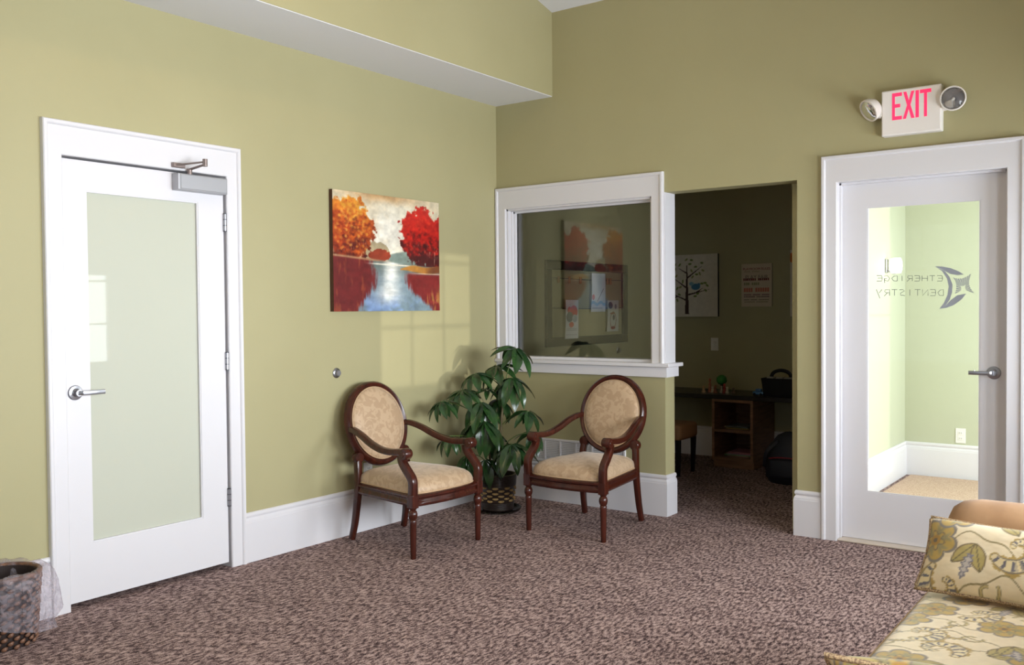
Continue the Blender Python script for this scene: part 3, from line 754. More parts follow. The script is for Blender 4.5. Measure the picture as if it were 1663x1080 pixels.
# sconce in the entry
sc_ = thing('wall_sconce', 'small glowing white wall sconce in the entry beyond the right door', 'lamp', (2.245, 1.837, 1.645))
m_glow = mat('glowing_shade', rgb(255, 248, 235), .5); b_ = m_glow.node_tree.nodes['Principled BSDF']; b_.inputs['Emission Color'].default_value = (1, .93, .8, 1); b_.inputs['Emission Strength'].default_value = 2.6
MB().lathe([(.0001, -.055), (.035, -.055), (.043, -.03), (.046, 0), (.043, .03), (.035, .055), (.0001, .055)], 20, Matrix.Translation((.07, 0, 0)), cap=False).build('shade', m_glow, sc_, 50)
MB().box(0, .012, -.03, .03, -.05, .05, .003, 1).sweep([(.01, 0, -.03), (.05, 0, -.058), (.07, 0, -.056)], (.012, .008), upv=(0, 1, 0), n=8).build('bracket', m_nickel, sc_)
# pale mat on the entry floor
mm = mat('entry_mat_fibre', rgb(172, 158, 132), .95); noise_color(mm, rgb(168, 138, 118), rgb(206, 180, 158), 130, .35, .65)
tag(MB().box(2.30, 3.75, .35, 2.37, 0.0005, .010, .003, 1).build('entry_mat', mm), 'pale beige floor mat in the bright entry behind the right door', 'mat')

# ------------------------------------------------------------------ potted umbrella plant in the corner
POT = Vector((.345, -.473, 0))
pp = thing('potted_plant', 'umbrella plant with drooping dark green leaves in a woven pot between the armchairs', 'plant', POT)
m_potdark = mat('dark_basket', rgb(38, 26, 20), .35, coat=.3)
m_straw = mat('straw_weave', rgb(158, 128, 78), .45); noise_color(m_straw, rgb(112, 84, 46), rgb(190, 160, 104), 30, .35, .65)
m_soil = mat('potting_soil', rgb(40, 28, 22), .95)
pr = lambda z: .102 + .026 * min(1, max(0, z / .25))
core = MB().lathe([(.0001, .012), (pr(0), .012), (pr(.06), .07), (pr(.2), .2), (pr(.25) - .004, .25), (pr(.25) - .014, .25), (pr(.22) - .016, .215), (.0001, .215)], 32, cap=False).build('basket', m_potdark, pp, 40)
for z in list(np.arange(.022, .066, .0095)) + list(np.arange(.178, .250, .0095)):
    MB().tube([(math.cos(a) * pr(z), math.sin(a) * pr(z), z) for a in np.linspace(0, 2 * math.pi, 32, endpoint=False)], .0055, 6, closed=True).build('reed_band', m_potdark, core, True)
# each straw strand of the weave, passing in front of one stake and behind the next
NST = 18; wm = {}
for r in range(6):
    z = .080 + r * .0175; R = pr(z)
    me = MB()
    pth = []; half = math.pi / NST
    for k in range(7):
        a = -half * 1.0 + 2 * half * k / 6; pth.append(((R + .0065 * math.cos(math.pi * (k - 3) / 6)) * math.cos(a), (R + .0065 * math.cos(math.pi * (k - 3) / 6)) * math.sin(a), 0))
    me = me.sweep(pth, [(.004, .0075), (.006, .013), (.006, .0158), (.006, .016), (.006, .0158), (.006, .013), (.004, .0075)], n=6, power=2).mesh('strand', m_straw, True)
    for k in range(NST // 2):
        o = link('strand', me, core); o.location.z = z; o.rotation_euler.z = 2 * math.pi * (2 * k + r % 2) / NST
sau = thing('plant_saucer', 'clear plastic saucer under the woven plant pot', 'saucer', POT)
MB().lathe([(.0001, .001), (.135, .001), (.155, .012), (.160, .026), (.157, .026), (.150, .013), (.132, .006), (.0001, .006)], 40, cap=False).build('dish', glass_mat('clear_plastic', 1.6, (.88, .86, .84, 1), .05), sau, 50)
MB().lathe([(.0001, .214), (.10, .214), (.112, .216), (.0001, .224)], 24, cap=False).build('soil', m_soil, pp, True)
m_leaf = mat('glossy_leaf', rgb(30, 62, 26), .22, spec=.6)
nz_, _ = noise_color(m_leaf, rgb(20, 42, 24), rgb(54, 90, 40), 2.2, .35, .8)
m_stem = mat('green_stem', rgb(84, 104, 48), .5); m_trunk = mat('plant_trunk', rgb(104, 92, 64), .7)
def leaf_mesh(L, wd, curl, tip):
    nu, nv = 12, 6; Xs = np.zeros((nu + 1, nv + 1, 3))
    for i in range(nu + 1):
        t = i / nu; w_ = wd * (math.sin(math.pi * min(1, t ** .85)) ** .75) * (1 - .25 * t) if 0 < t < 1 else .0008
        ang = -curl * t; x = L * (math.sin(curl * t) / curl if curl > .01 else t); z = -L * (1 - math.cos(curl * t)) / max(curl, .01)
        for j in range(nv + 1):
            s = -1 + 2 * j / nv
            fold = .28 * w_ * abs(s) + .05 * w_ * math.sin(9 * t + 2 * s)
            Xs[i, j] = (x + fold * math.sin(-ang) , s * w_, z + fold * math.cos(ang))
    return grid_mesh('leaf', Xs, None, m_leaf)
LEAVES = [leaf_mesh(1.0, .185, .8, 0), leaf_mesh(1.0, .165, 1.1, 0), leaf_mesh(1.0, .205, .55, 0)]
fwd_h = Vector((fw.x, fw.y, 0)).normalized()
def plant_pt(px, py, d):
    dr = ray(px, py); c = POT + Vector((0, 0, .5)); t = ((c - CAM).dot(fwd_h) + d) / dr.dot(fwd_h)
    return CAM + dr * t
# hub pixel, depth offset, leaflet length, count, droop, tilt direction (pixel frame, right/up), first azimuth
WH = [(838, 566, .02, .185, 8, .35, .4, (0.7, 0.0)), (806, 594, .06, .165, 8, .35, .2, (-.5, .1)), (832, 613, -.07, .195, 9, .80, .7, (.2, -.2)),
      (751, 634, -.10, .160, 8, .40, .1, (-.3, .2)), (716, 652, -.30, .140, 7, .65, .5, (-.5, -.1)), (781, 653, -.16, .205, 9, .80, .0, (0, -.3)),
      (787, 684, -.22, .205, 9, .95, .3, (.1, -.4)), (858, 668, -.05, .150, 7, .45, .6, (.6, 0)), (831, 721, -.20, .210, 8, .75, .2, (0, -.3)),
      (730, 708, -.26, .130, 6, .8, .5, (-.2, -.2)), (760, 738, -.06, .150, 7, .9, .8, (-.3, -.3)), (788, 745, -.15, .165, 6, 1.2, .1, (0, -.4)),
      (866, 702, .02, .140, 7, .7, .4, (.3, -.1)), (812, 648, .08, .150, 7, .8, .9, (.2, 0)), (766, 690, .0, .160, 7, .9, .6, (-.2, -.2)), (812, 706, .02, .150, 7, 1.0, .2, (.1, -.2)),
      (792, 634, -.02, .10, 6, -.1, .2, (0, .4)), (771, 607, -.04, .14, 7, .5, .9, (-.4, .1))]
base = Vector((0, 0, .215))
trunks = [[base + Vector((.01, .0, 0)), Vector((.015, .01, .42)), Vector((.03, .02, .66)), Vector((.05, .03, .86))], [base + Vector((-.03, -.02, 0)), Vector((-.04, -.03, .38)), Vector((-.05, -.05, .6))]]
for tr in trunks:
    c_ = catmull(tr, 6); MB().tube(c_, [.011 - .005 * i / len(c_) for i in range(len(c_))], 8).build('trunk', m_trunk, pp, True)
tpts = [p for tr in trunks for p in catmull(tr, 8)]
for i, (px, py, d, L, nlf, droop, az0, lean) in enumerate(WH):
    hub = plant_pt(px, py, d) - POT
    if hub.x + POT.x < .10: hub.x = .10 - POT.x
    src = min(tpts, key=lambda p: (p - hub).length + 1.5 * max(0, p.z - hub.z + .10))
    mid = (src + hub) / 2 + Vector((0, 0, .03))
    st = MB().tube(catmull([src, mid, hub], 6), .0034, 6).build('stem', m_stem, pp, True)
    ax = (Vector((0, 0, 1)) + rt0 * lean[0] * .6 + Vector((0, 0, 1)) * lean[1] * .2 - fwd_h * .25).normalized()
    qb = ax.to_track_quat('Z', 'Y')
    nlf += 1
    for k in range(nlf):
        a = az0 + 2 * math.pi * (k + random.uniform(-.18, .18)) / nlf
        dirv = qb @ Vector((math.cos(a), math.sin(a), 0))
        pitch = droop * random.uniform(.55, 1.0)
        dv = (dirv * math.cos(pitch) - Vector((0, 0, 1)) * math.sin(pitch)).normalized()
        nrm = (ax - dv * ax.dot(dv)).normalized()
        Lk = L * random.uniform(1.0, 1.25)
        # keep leaf tips off the walls
        for _ in range(5):
            tip = POT + hub + dv * Lk * .95
            if tip.x < .03 or tip.y > -.06: Lk *= .85
        y_ = nrm.cross(dv).normalized()
        lo = link('leaf', LEAVES[(i + k) % 3], st)
        Mx = Matrix((dv, y_, nrm)).transposed().to_4x4(); Mx.translation = hub + dv * .006
        lo.matrix_local = Mx @ Matrix.Diagonal((Lk, Lk, Lk, 1))

# ------------------------------------------------------------------ waste basket with bag, lower left
BN = Vector((.118, -3.575, 0))
BN.x = .165
wb = thing('waste_basket', 'brown woven waste basket by the door casing', 'basket', BN)
m_wick = mat('brown_wicker', rgb(92, 60, 44), .5); noise_color(m_wick, rgb(58, 36, 28), rgb(150, 108, 82), 22, .35, .7)
m_wdark = mat('wicker_core', rgb(40, 26, 22), .7)
br_ = lambda z: .120 + .022 * z / .29
bc = MB().lathe([(.0001, .006), (br_(0) - .006, .006), (br_(.29) - .006, .285), (br_(.29) - .016, .285), (br_(0) - .014, .02), (.0001, .02)], 32, cap=False).build('wall', m_wdark, wb, 40)
NS = 34
for r in range(16):
    z = .012 + r * .0178; R = br_(z); half = math.pi / NS
    pth = [((R + .007 * math.cos(math.pi * (k - 3) / 6)) * math.cos(-half + 2 * half * k / 6), (R + .007 * math.cos(math.pi * (k - 3) / 6)) * math.sin(-half + 2 * half * k / 6), .004 * (k - 3) / 3) for k in range(7)]
    me = MB().sweep(pth, [(.004, .008), (.007, .014), (.008, .0175), (.008, .018), (.008, .0175), (.007, .014), (.004, .008)], n=6, power=2).mesh('strand', m_wick, True)
    for k in range(NS // 2):
        o = link('strand', me, bc); o.location.z = z; o.rotation_euler.z = 2 * math.pi * (2 * k + r % 2) / NS
MB().tube([(math.cos(a) * br_(.285), math.sin(a) * br_(.285), .287) for a in np.linspace(0, 2 * math.pi, 40, endpoint=False)], .010, 8, closed=True).build('rim', m_wick, wb, True)
m_bag = bpy.data.materials.new('clear_bin_liner'); m_bag.use_nodes = True
n, l = m_bag.node_tree.nodes, m_bag.node_tree.links; n.clear()
o_ = n.new('ShaderNodeOutputMaterial'); mx = n.new('ShaderNodeMixShader'); mx2 = n.new('ShaderNodeMixShader'); tr_ = n.new('ShaderNodeBsdfTransparent'); pb = n.new('ShaderNodeBsdfPrincipled'); tl = n.new('ShaderNodeBsdfTranslucent')
pb.inputs['Base Color'].default_value = rgb(214, 206, 216); pb.inputs['Roughness'].default_value = .22; tl.inputs[0].default_value = rgb(220, 214, 222); mx.inputs[0].default_value = .30; mx2.inputs[0].default_value = .4
tr_.inputs[0].default_value = (.96, .94, .96, 1)
tcb = n.new('ShaderNodeTexCoord'); nzb = n.new('ShaderNodeTexNoise'); nzb.inputs['Scale'].default_value = 22; nzb.inputs['Detail'].default_value = 5; nzb.inputs['Distortion'].default_value = 1.2
mrb = n.new('ShaderNodeMapRange'); mrb.inputs['From Min'].default_value = .38; mrb.inputs['From Max'].default_value = .68; mrb.inputs['To Min'].default_value = .12; mrb.inputs['To Max'].default_value = .45
bmb = n.new('ShaderNodeBump'); bmb.inputs['Strength'].default_value = .9; bmb.inputs['Distance'].default_value = .012
l.new(tcb.outputs['Object'], nzb.inputs['Vector']); l.new(nzb.outputs['Fac'], mrb.inputs['Value']); l.new(mrb.outputs['Result'], mx.inputs[0]); l.new(nzb.outputs['Fac'], bmb.inputs['Height']); l.new(bmb.outputs['Normal'], pb.inputs['Normal'])
l.new(pb.outputs[0], mx2.inputs[1]); l.new(tl.outputs[0], mx2.inputs[2]); l.new(tr_.outputs[0], mx.inputs[1]); l.new(mx2.outputs[0], mx.inputs[2]); l.new(mx.outputs[0], o_.inputs[0])
NA, prof = 96, [(.085, .05), (.105, .12), (.118, .2), (.126, .27), (.138, .302), (.160, .304), (.174, .286), (.180, .25), (.178, .20), (.172, .15), (.168, .105), (.170, .085)]
Xb = np.zeros((len(prof), NA + 1, 3)); aa = np.linspace(0, 2 * math.pi, NA + 1)
for i, (r, z) in enumerate(prof):
    ph = 2 * math.pi * np.arange(NA + 1) / NA
    cr1 = (fbm(np.cos(ph) * 3 + 9, np.sin(ph) * 3 + 9 + i * .35, 70) - .5); cr2 = (fbm(np.cos(ph) * 11 + 30, np.sin(ph) * 11 + 30 + i * .8, 77) - .5)
    outw = max(0, i - 4) / 7
    flare = .055 * np.exp(-((ph - 0.75) / .45) ** 2) * (1 if 5 <= i <= 9 else .3) * outw * 1.6
    rr = r + (.035 * cr1 + .022 * cr2) * (.4 + outw) + flare
    if i > 4: rr = np.maximum(rr, (br_(.28) if z > .2 else br_(z)) + .011)
    Xb[i, :, 0] = rr * np.cos(ph); Xb[i, :, 1] = rr * np.sin(ph); Xb[i, :, 2] = z + .03 * cr1 * (1 if i > 3 else .3) + (.05 * np.cos(ph - 4.6) * (i - 8) / 3 if i > 8 else 0)
Xb[:, :, 0] = np.maximum(Xb[:, :, 0], -BN.x + .022)
bg_o = link('bin_liner', grid_mesh('bin_liner', Xb, None, m_bag)); bg_o.location = BN
tag(bg_o, 'crinkled clear plastic liner folded over the rim of the waste basket', 'bag')

# ------------------------------------------------------------------ sofa at the lower right
CREAM = np.array([226, 209, 176.])
def fabric(U, V, seed, scale=1.0):
    """floral and paisley print, metres in, sRGB out"""
    r = np.random.RandomState(seed); U = U / scale; V = V / scale
    C = np.ones(U.shape + (3,)) * CREAM
    C = C * (.97 + .06 * fbm(U * 60, V * 60, seed)[..., None])
    u0, u1, v0, v1 = U.min() - .1, U.max() + .1, V.min() - .1, V.max() + .1
    cell = .118; k = 0
    # stems first
    for j, vv in enumerate(np.arange(v0, v1, cell)):
        d = np.abs(V - vv - .035 * np.sin(U * 21 + j * 1.7) - .01 * np.sin(U * 60 + j)); C = mixc(C, (140, 124, 84), sst(.0035, .0016, d))
    for j, vv in enumerate(np.arange(v0, v1, cell)):
        for i, uu in enumerate(np.arange(u0, u1, cell)):
            cu, cv = uu + cell * (.5 * (j % 2)) + r.uniform(-.012, .012), vv + r.uniform(-.012, .012); k = (i * 2 + j * 3 + r.randint(2)) % 4; th = r.uniform(0, 6.28)
            sel = (np.abs(U - cu) < .11) & (np.abs(V - cv) < .11)
            if not sel.any(): continue
            x = (U[sel] - cu) * math.cos(th) + (V[sel] - cv) * math.sin(th); y = -(U[sel] - cu) * math.sin(th) + (V[sel] - cv) * math.cos(th)
            c = C[sel]; rr = np.hypot(x, y); a = np.arctan2(y, x)
            if k == 0:      # flower
                Rp = .070 * (.70 + .30 * np.abs(np.cos(3 * a)) ** .7)
                c = mixc(c, (128, 120, 112), sst(.004, .0, rr - Rp)); c = mixc(c, (186, 156, 84), sst(.002, -.002, rr - Rp + .007))
                c = mixc(c, (150, 140, 100), sst(.0, .6, np.abs(np.sin(3 * a)) - .35) * sst(.0, -.004, rr - Rp + .012))
                c = mixc(c, (120, 108, 92), sst(.003, .001, np.abs(rr - .032 * (.8 + .2 * np.cos(6 * a))))); c = mixc(c, (170, 130, 60), sst(.018, .015, rr)); c = mixc(c, (104, 92, 78), sst(.008, .006, rr))
            elif k == 1:    # paisley scroll
                best = np.full(x.shape, 9.); bt = np.zeros(x.shape)
                for t in np.linspace(0, 1, 40):
                    ang = 1.2 + 5.2 * t; rad = .060 * (1 - .78 * t); px_, py_ = rad * math.cos(ang) + .004, rad * math.sin(ang)
                    wd = .022 * (1 - t * .75) * (.45 + .55 * min(1, t * 6)); d = np.hypot(x - px_, y - py_) / wd; m = d < best; best[m] = d[m]; bt[m] = t
                c = mixc(c, (176, 148, 84), sst(1.5, 1.35, best + .22 * np.sin(bt * 60))); c = mixc(c, (112, 104, 98), sst(1.1, 1.0, best)); c = mixc(c, (222, 204, 160), sst(.92, .82, best))
                c = mixc(c, (104, 100, 108), sst(.8, .7, best) * sst(.2, .5, np.sin(bt * 75)))
            elif k == 2:    # leaf pair with grey bud
                for s in (-1, 1):
                    xx = x * math.cos(.5 * s) + y * math.sin(.5 * s); yy = -x * math.sin(.5 * s) + y * math.cos(.5 * s); t = xx / .085
                    e = np.abs(yy - .0) - .020 * np.clip(1 - (2 * t - 1) ** 2, 0, 1); ins = (t > 0) & (t < 1)
                    c = mixc(c, (112, 96, 72), sst(.003, .0, e) * ins); c = mixc(c, (174, 156, 96), sst(-.001, -.004, e) * ins); c = mixc(c, (110, 100, 70), sst(.0022, .001, np.abs(yy)) * ins)
                t = x / .10; e = np.abs(y) - .016 * np.clip(1 - (2 * t - 1.3) ** 2, 0, 1) * (.75 + .25 * np.sin(t * 40)); c = mixc(c, (122, 118, 128), sst(.001, -.001, e) * (t > .35) * (t < 1.1)); c = mixc(c, (190, 180, 170), sst(-.004, -.007, e) * (t > .4) * (t < 1.1))
            else:           # small curl and feather
                t = a / 3.1416; rr2 = np.abs(rr - .020 - .010 * t); c = mixc(c, (130, 118, 84), sst(.006, .003, rr2) * (a > -2.4)); c = mixc(c, (196, 176, 120), sst(.003, .001, rr2) * (a > -2.4))
                xx = x - .04; e = np.abs(y - .01) - .012 * np.clip(1 - (xx / .035) ** 2, 0, 1) * (.7 + .3 * np.sin(xx * 420)); c = mixc(c, (128, 120, 112), sst(.001, -.001, e) * (np.abs(xx) < .035)); c = mixc(c, (190, 164, 96), sst(-.003, -.005, e) * (np.abs(xx) < .033))
            C[sel] = c
    return C
m_fab = printed('floral_jacquard', .42, sheen=.2); add_bump(m_fab, 420, .12, .0008)
m_suede = mat('tan_suede', rgb(168, 130, 94), .9, sheen=.1); noise_color(m_suede, rgb(160, 122, 86), rgb(178, 140, 102), 9, .35, .65)
m_piping = mat('twisted_cord', rgb(150, 122, 92), .6); noise_color(m_piping, rgb(122, 94, 74), rgb(196, 170, 130), 260, .4, .6)
sf = thing('sofa', 'tan suede sofa with cream floral seat cushion at the lower right', 'sofa', (0, 0, 0))
SX0, SX1, SY0, SY1 = 3.392, 4.16, -3.63, -2.13
MB().box(SX0 + .015, 4.30, SY0 - .22, SY1 + .22, .07, .285, .015, 2).build('base', m_suede, sf)
for x in (SX0 + .06, 4.22):
    for y in (SY0 - .14, SY1 + .14): MB().lathe([(.018, 0), (.028, .07)], 16, Matrix.Translation((x, y, 0))).build('foot', m_wood, sf, 40)
# seat cushion
nx, ny = 175, 340
uu = np.linspace(0, 1, nx); vv = np.linspace(0, 1, ny)
Ug, Vg = np.meshgrid(SX0 + (SX1 - SX0) * uu, SY0 + (SY1 - SY0) * vv)
ed = np.minimum(np.minimum(Ug - SX0, SX1 - Ug), np.minimum(Vg - SY0, SY1 - Vg)); rr_ = .035
Zg = .448 + .020 * np.clip(ed / .3, 0, 1) ** .6 - rr_ * (1 - np.sqrt(np.clip(1 - (1 - np.clip(ed / rr_, 0, 1)) ** 2, 0, 1))) * .5
Xs = np.stack([Ug, Vg, Zg], -1)
top = link('seat_cushion', grid_mesh('seat_cushion', Xs, nlin(fabric(Ug, Vg, 3)), m_fab), sf)
sk = MB()
P4 = [(SX0, SY0), (SX1, SY0), (SX1, SY1), (SX0, SY1)]
for a, c in zip(P4, P4[1:] + P4[:1]): sk.faces([(a[0], a[1], .285), (c[0], c[1], .285), (c[0], c[1], .431), (a[0], a[1], .431)], [(0, 1, 2, 3)])
sk.build('cushion_border', mat('cream_border', rgb(222, 202, 158), .5), top)
for z in (.431, .295): MB().tube([(SX0, SY0, z), (SX1, SY0, z), (SX1, SY1, z), (SX0, SY1, z), (SX0, (SY0 + SY1) / 2, z)], .006, 8, closed=True).build('piping', m_cord, top, True)
def arm(y0, y1):
    mb = MB(); yc = (y0 + y1) / 2; hw = (y1 - y0) / 2; rings = []
    for x, s in ((SX0 + .022, .55), (SX0 + .026, .72), (SX0 + .038, .86), (SX0 + .065, .96), (SX0 + .10, 1.0), (SX0 + .12, 1.015), (SX0 + .3, 1.02), (4.28, 1.0)):
        pts = [(yc - hw * .85, .27)] + [(yc - hw * math.cos(math.pi * k / 16) * (.9 + .1 * math.sin(math.pi * k / 16)), .27 + (.29 + .145 * math.sin(math.pi * k / 16) ** .8) ) for k in range(17)] + [(yc + hw * .85, .27)]
        rings.append([mb.bm.verts.new((x, yc + (p[0] - yc) * s, .27 + (p[1] - .27) * (1 - (1 - s) * .45))) for p in pts])
    for a, c in zip(rings, rings[1:]):
        for k in range(len(a)):
            j = (k + 1) % len(a); mb.bm.faces.new((a[k], a[j], c[j], c[k]))
    mb.bm.faces.new(rings[0]); mb.bm.faces.new(rings[-1]); return mb
arm(SY1 + .005, SY1 + .25).build('arm', m_suede, sf, 60)
arm(SY0 - .25, SY0 - .005).build('arm', m_suede, sf, 60)
MB().box(SX1 + .005, 4.34, SY0 - .24, SY1 + .24, .27, .88, .06, 4).build('backrest', m_suede, sf, 60)
def pillow(name, label, wd, ht, th, seed, Mx):
    p = thing(name, label, 'cushion', group='floral cushions on the sofa'); p.matrix_world = Mx
    n1_, n2_ = 130, 84; a = np.linspace(-1, 1, n1_); c = np.linspace(-1, 1, n2_); A, B = np.meshgrid(a, c)
    for s in (-1, 1):
        prof_ = (np.clip(1 - np.abs(A) ** 2.6, 0, 1) * np.clip(1 - np.abs(B) ** 2.6, 0, 1)) ** .55
        wr = .006 * (fbm(A * 3 + 5, B * 3 + 5, seed + 20) - .5) * prof_
        pinch = 1 - .05 * (1 - np.abs(B) ** 2) * np.abs(A) ** 3
        pinch2 = 1 - .06 * (1 - np.abs(A) ** 2) * np.abs(B) ** 3
        X = np.stack([A * wd / 2 * pinch, -s * (th / 2 * prof_ + wr), B * ht / 2 * pinch2], -1)
        if s < 0: X = X[:, ::-1]
        link('front' if s > 0 else 'rear', grid_mesh(name, X, nlin(fabric(A * wd / 2, B * ht / 2, seed, 1.1)), m_fab), p)
    e = []
    K = 30
    for (ax_, sgn) in (('B', -1), ('A', 1), ('B', 1), ('A', -1)):
        for i in range(K):
            t = -1 + 2 * i / K
            if ax_ == 'B': A_, B_ = (t if sgn < 0 else -t), sgn
            else: A_, B_ = sgn, (t if sgn > 0 else -t)
            e.append((A_ * wd / 2 * (1 - .05 * (1 - abs(B_) ** 2) * abs(A_) ** 3), 0, B_ * ht / 2 * (1 - .06 * (1 - abs(A_) ** 2) * abs(B_) ** 3)))
    MB().tube(e, .0058, 8, closed=True).build('piping', m_piping, p, True)
    return p
# far cushion leans back against the far arm; its bottom edge rests on the seat
def lean(cx, cy, cz, ang, rz=0.0): return Matrix.Translation((cx, cy, cz)) @ Matrix.Rotation(rz, 4, 'Z') @ Matrix.Rotation(ang, 4, 'X')
pillow('throw_pillow', 'cream floral throw pillow leaning on the far arm of the sofa', .50, .245, .11, 21, lean(3.635, -2.275, .572, math.radians(-38), math.radians(-6)))
pillow('throw_pillow', 'cream floral throw pillow at the near end of the sofa, cut by the photo edge', .48, .26, .12, 35, lean(3.735, -3.49, .588, math.radians(38), math.radians(6)))

# ------------------------------------------------------------------ playroom behind the partition
# black frame strung with wires and clipped drawings, on the left wall
fr_ = thing('display_frame', 'large empty black frame with clip wires seen through the interior window', 'frame', (0, 1.245, 1.389))
FW, FH, fb = 1.285, .685, .072
mb = MB(); a_, h_ = FW / 2, FH / 2
mb.box(.001, .03, -a_, a_, h_ - fb, h_, .004, 1).box(.001, .03, -a_, a_, -h_, -h_ + fb, .004, 1).box(.001, .03, -a_, -a_ + fb, -h_ + fb, h_ - fb, .004, 1).box(.001, .03, a_ - fb, a_, -h_ + fb, h_ - fb, .004, 1)
mb.build('moulding', m_black, fr_)
for z in (.205, -.035):
    MB().tube([(.014, -a_ + fb, z), (.014, 0, z - .008), (.014, a_ - fb, z)], .0022, 6).build('wire', m_chrome_dark, fr_)
m_clip = mat('clothespin_wood', rgb(170, 120, 76), .6)
for y, z in ((-.46, .2), (-.30, .2), (-.13, .2), (.10, .2), (.31, .2), (.36, .2), (-.34, -.04), (.33, -.04)):
    MB().box(.010, .022, y - .010, y + .010, z - .035, z + .02, .002, 1).build('clothespin', m_clip, fr_)
def art_card(name, label, cat, y, z, w, h, fn, nx=60, ny=80, rx=0.0, x=.034):
    U, V = np.meshgrid(np.linspace(0, 1, nx), np.linspace(0, 1, ny)); C = fn(U, V)
    X = np.stack([x + .012 * np.sin(V * 2.2) * (1 - U * .7), y + (U - .5) * w + rx * (V - .5) * w * (U < 2), z + (V - .5) * h], -1)
    o = link(name, grid_mesh(name, X, nlin(C), printed('drawing_paper', .7)))
    sm = o.modifiers.new('thickness', 'SOLIDIFY'); sm.thickness = .0006
    return tag(o, label, cat, 'children\'s drawings clipped in the black frame')
def blob(C, U, V, cx, cy, rx, ry, col, soft=.2): return mixc(C, col, sst(1 + soft, 1 - soft, ((U - cx) / rx) ** 2 + ((V - cy) / ry) ** 2))
def lines(C, U, V, y0, dy, n_, col, x0=.1, x1=.9):
    for i in range(n_): C = mixc(C, col, ((np.abs(V - y0 + i * dy) < dy * .22) & (U > x0) & (U < x1) & (np.sin(U * 70 + i) > -.3)).astype(float) * .8)
    return C
def card1(U, V):
    C = np.ones(U.shape + (3,)) * 232.; C = blob(C, U, V, .62, .70, .30, .16, (222, 60, 66)); C = blob(C, U, V, .28, .72, .14, .10, (226, 74, 78)); C = blob(C, U, V, .30, .56, .26, .13, (90, 100, 112)); C = blob(C, U, V, .70, .52, .2, .1, (180, 190, 200)); C = blob(C, U, V, .45, .36, .18, .07, (224, 70, 60))
    C = lines(C, U, V, .25, .035, 2, (120, 110, 110)); return lines(C, U, V, .10, .04, 1, (150, 120, 130))
def card2(U, V):
    C = np.ones(U.shape + (3,)) * np.array([214, 218, 226.]); C = blob(C, U, V, .12, .38, .10, .07, (200, 60, 70)); d = np.abs((V - .3) - (U - .45) * .75); C = mixc(C, (60, 60, 70), ((d < .012) & (U > .42) & (U < .85)).astype(float)); C = mixc(C, (150, 190, 220), (np.abs(V - .22 - .03 * np.sin(U * 12)) < .04).astype(float))
    return lines(C, U, V, .10, .06, 1, (90, 90, 100), .1, .8)
def card3(U, V):
    C = np.ones(U.shape + (3,)) * np.array([206, 206, 196.]); C = blob(C, U, V, .25, .84, .20, .11, (66, 70, 84)); C = blob(C, U, V, .72, .80, .10, .08, (120, 124, 130)); C = mixc(C, (150, 104, 76), (np.abs(((U - .5) / .26) ** 2 + ((V - .36) / .26) ** 2 - 1) < .18).astype(float)); C = blob(C, U, V, .55, .45, .10, .09, (90, 80, 76)); C = blob(C, U, V, .52, .12, .20, .05, (140, 40, 36)); C = blob(C, U, V, .4, .58, .2, .03, (150, 90, 60)); return C
art_card('drawing', 'red and grey child\'s drawing clipped at the left of the lower wire', 'drawing', .945, 1.262, .20, .315, card1)
art_card('drawing', 'white sheet with blue marks hanging curled from the upper wire', 'drawing', 1.365, 1.482, .235, .325, card2)
art_card('drawing', 'pale drawing with a dark star clipped at the right of the lower wire', 'drawing', 1.605, 1.282, .20, .270, card3)

# tree prints and poster on the far wall
def tree_print(U, V):
    C = np.ones(U.shape + (3,)) * np.array([214, 206, 190.]); C = C * (.96 + .08 * fbm(U * 20, V * 24, 90)[..., None])
    C = blob(C, U, V, .05, .885, .09, .075, (214, 122, 52), .08)
    dk = (62, 36, 30)
    C = mixc(C, dk, ((np.abs(U - .41) < .006 + .036 * np.clip(1 - V / .83, 0, 1)) & (V > .04) & (V < .83)).astype(float))
    br = [((.41, .26), (.06, .40)), ((.41, .46), (.10, .66)), ((.41, .35), (.86, .44)), ((.41, .62), (.72, .82)), ((.41, .70), (.24, .79)), ((.22, .33), (.10, .29)), ((.60, .39), (.72, .46))]
    for (a, b) in br:
        t = np.clip(((U - a[0]) * (b[0] - a[0]) + (V - a[1]) * (b[1] - a[1])) / ((b[0] - a[0]) ** 2 + (b[1] - a[1]) ** 2), 0, 1)
        d = np.hypot(U - a[0] - t * (b[0] - a[0]), V - a[1] - t * (b[1] - a[1])); C = mixc(C, dk, (d < .013 * (1.1 - t)).astype(float))
    r = np.random.RandomState(5)
    for cx, cy in [(.14, .68), (.20, .66), (.10, .64), (.15, .50), (.22, .46), (.28, .48), (.33, .57), (.26, .36), (.09, .32), (.22, .27), (.18, .78), (.27, .84), (.18, .84), (.40, .92), (.50, .91), (.47, .85), (.50, .74), (.58, .80), (.60, .68), (.66, .69), (.52, .64), (.72, .74), (.70, .53), (.76, .54), (.80, .50), (.77, .42), (.57, .33), (.62, .37), (.70, .86), (.11, .40)]:
        th = r.uniform(0, 3.14); x = (U - cx) * math.cos(th) + (V - cy) * math.sin(th); y = -(U - cx) * math.sin(th) + (V - cy) * math.cos(th)
        C = mixc(C, (112, 128, 62) if r.rand() < .7 else (138, 140, 84), sst(1.2, .8, (x / .032) ** 2 + (y / .016) ** 2))
    C = blob(C, U, V, .58, .48, .085, .05, (66, 122, 156), .1); C = blob(C, U, V, .50, .53, .045, .03, (120, 160, 178), .1); C = blob(C, U, V, .64, .51, .03, .03, (66, 122, 156), .1)
    return C
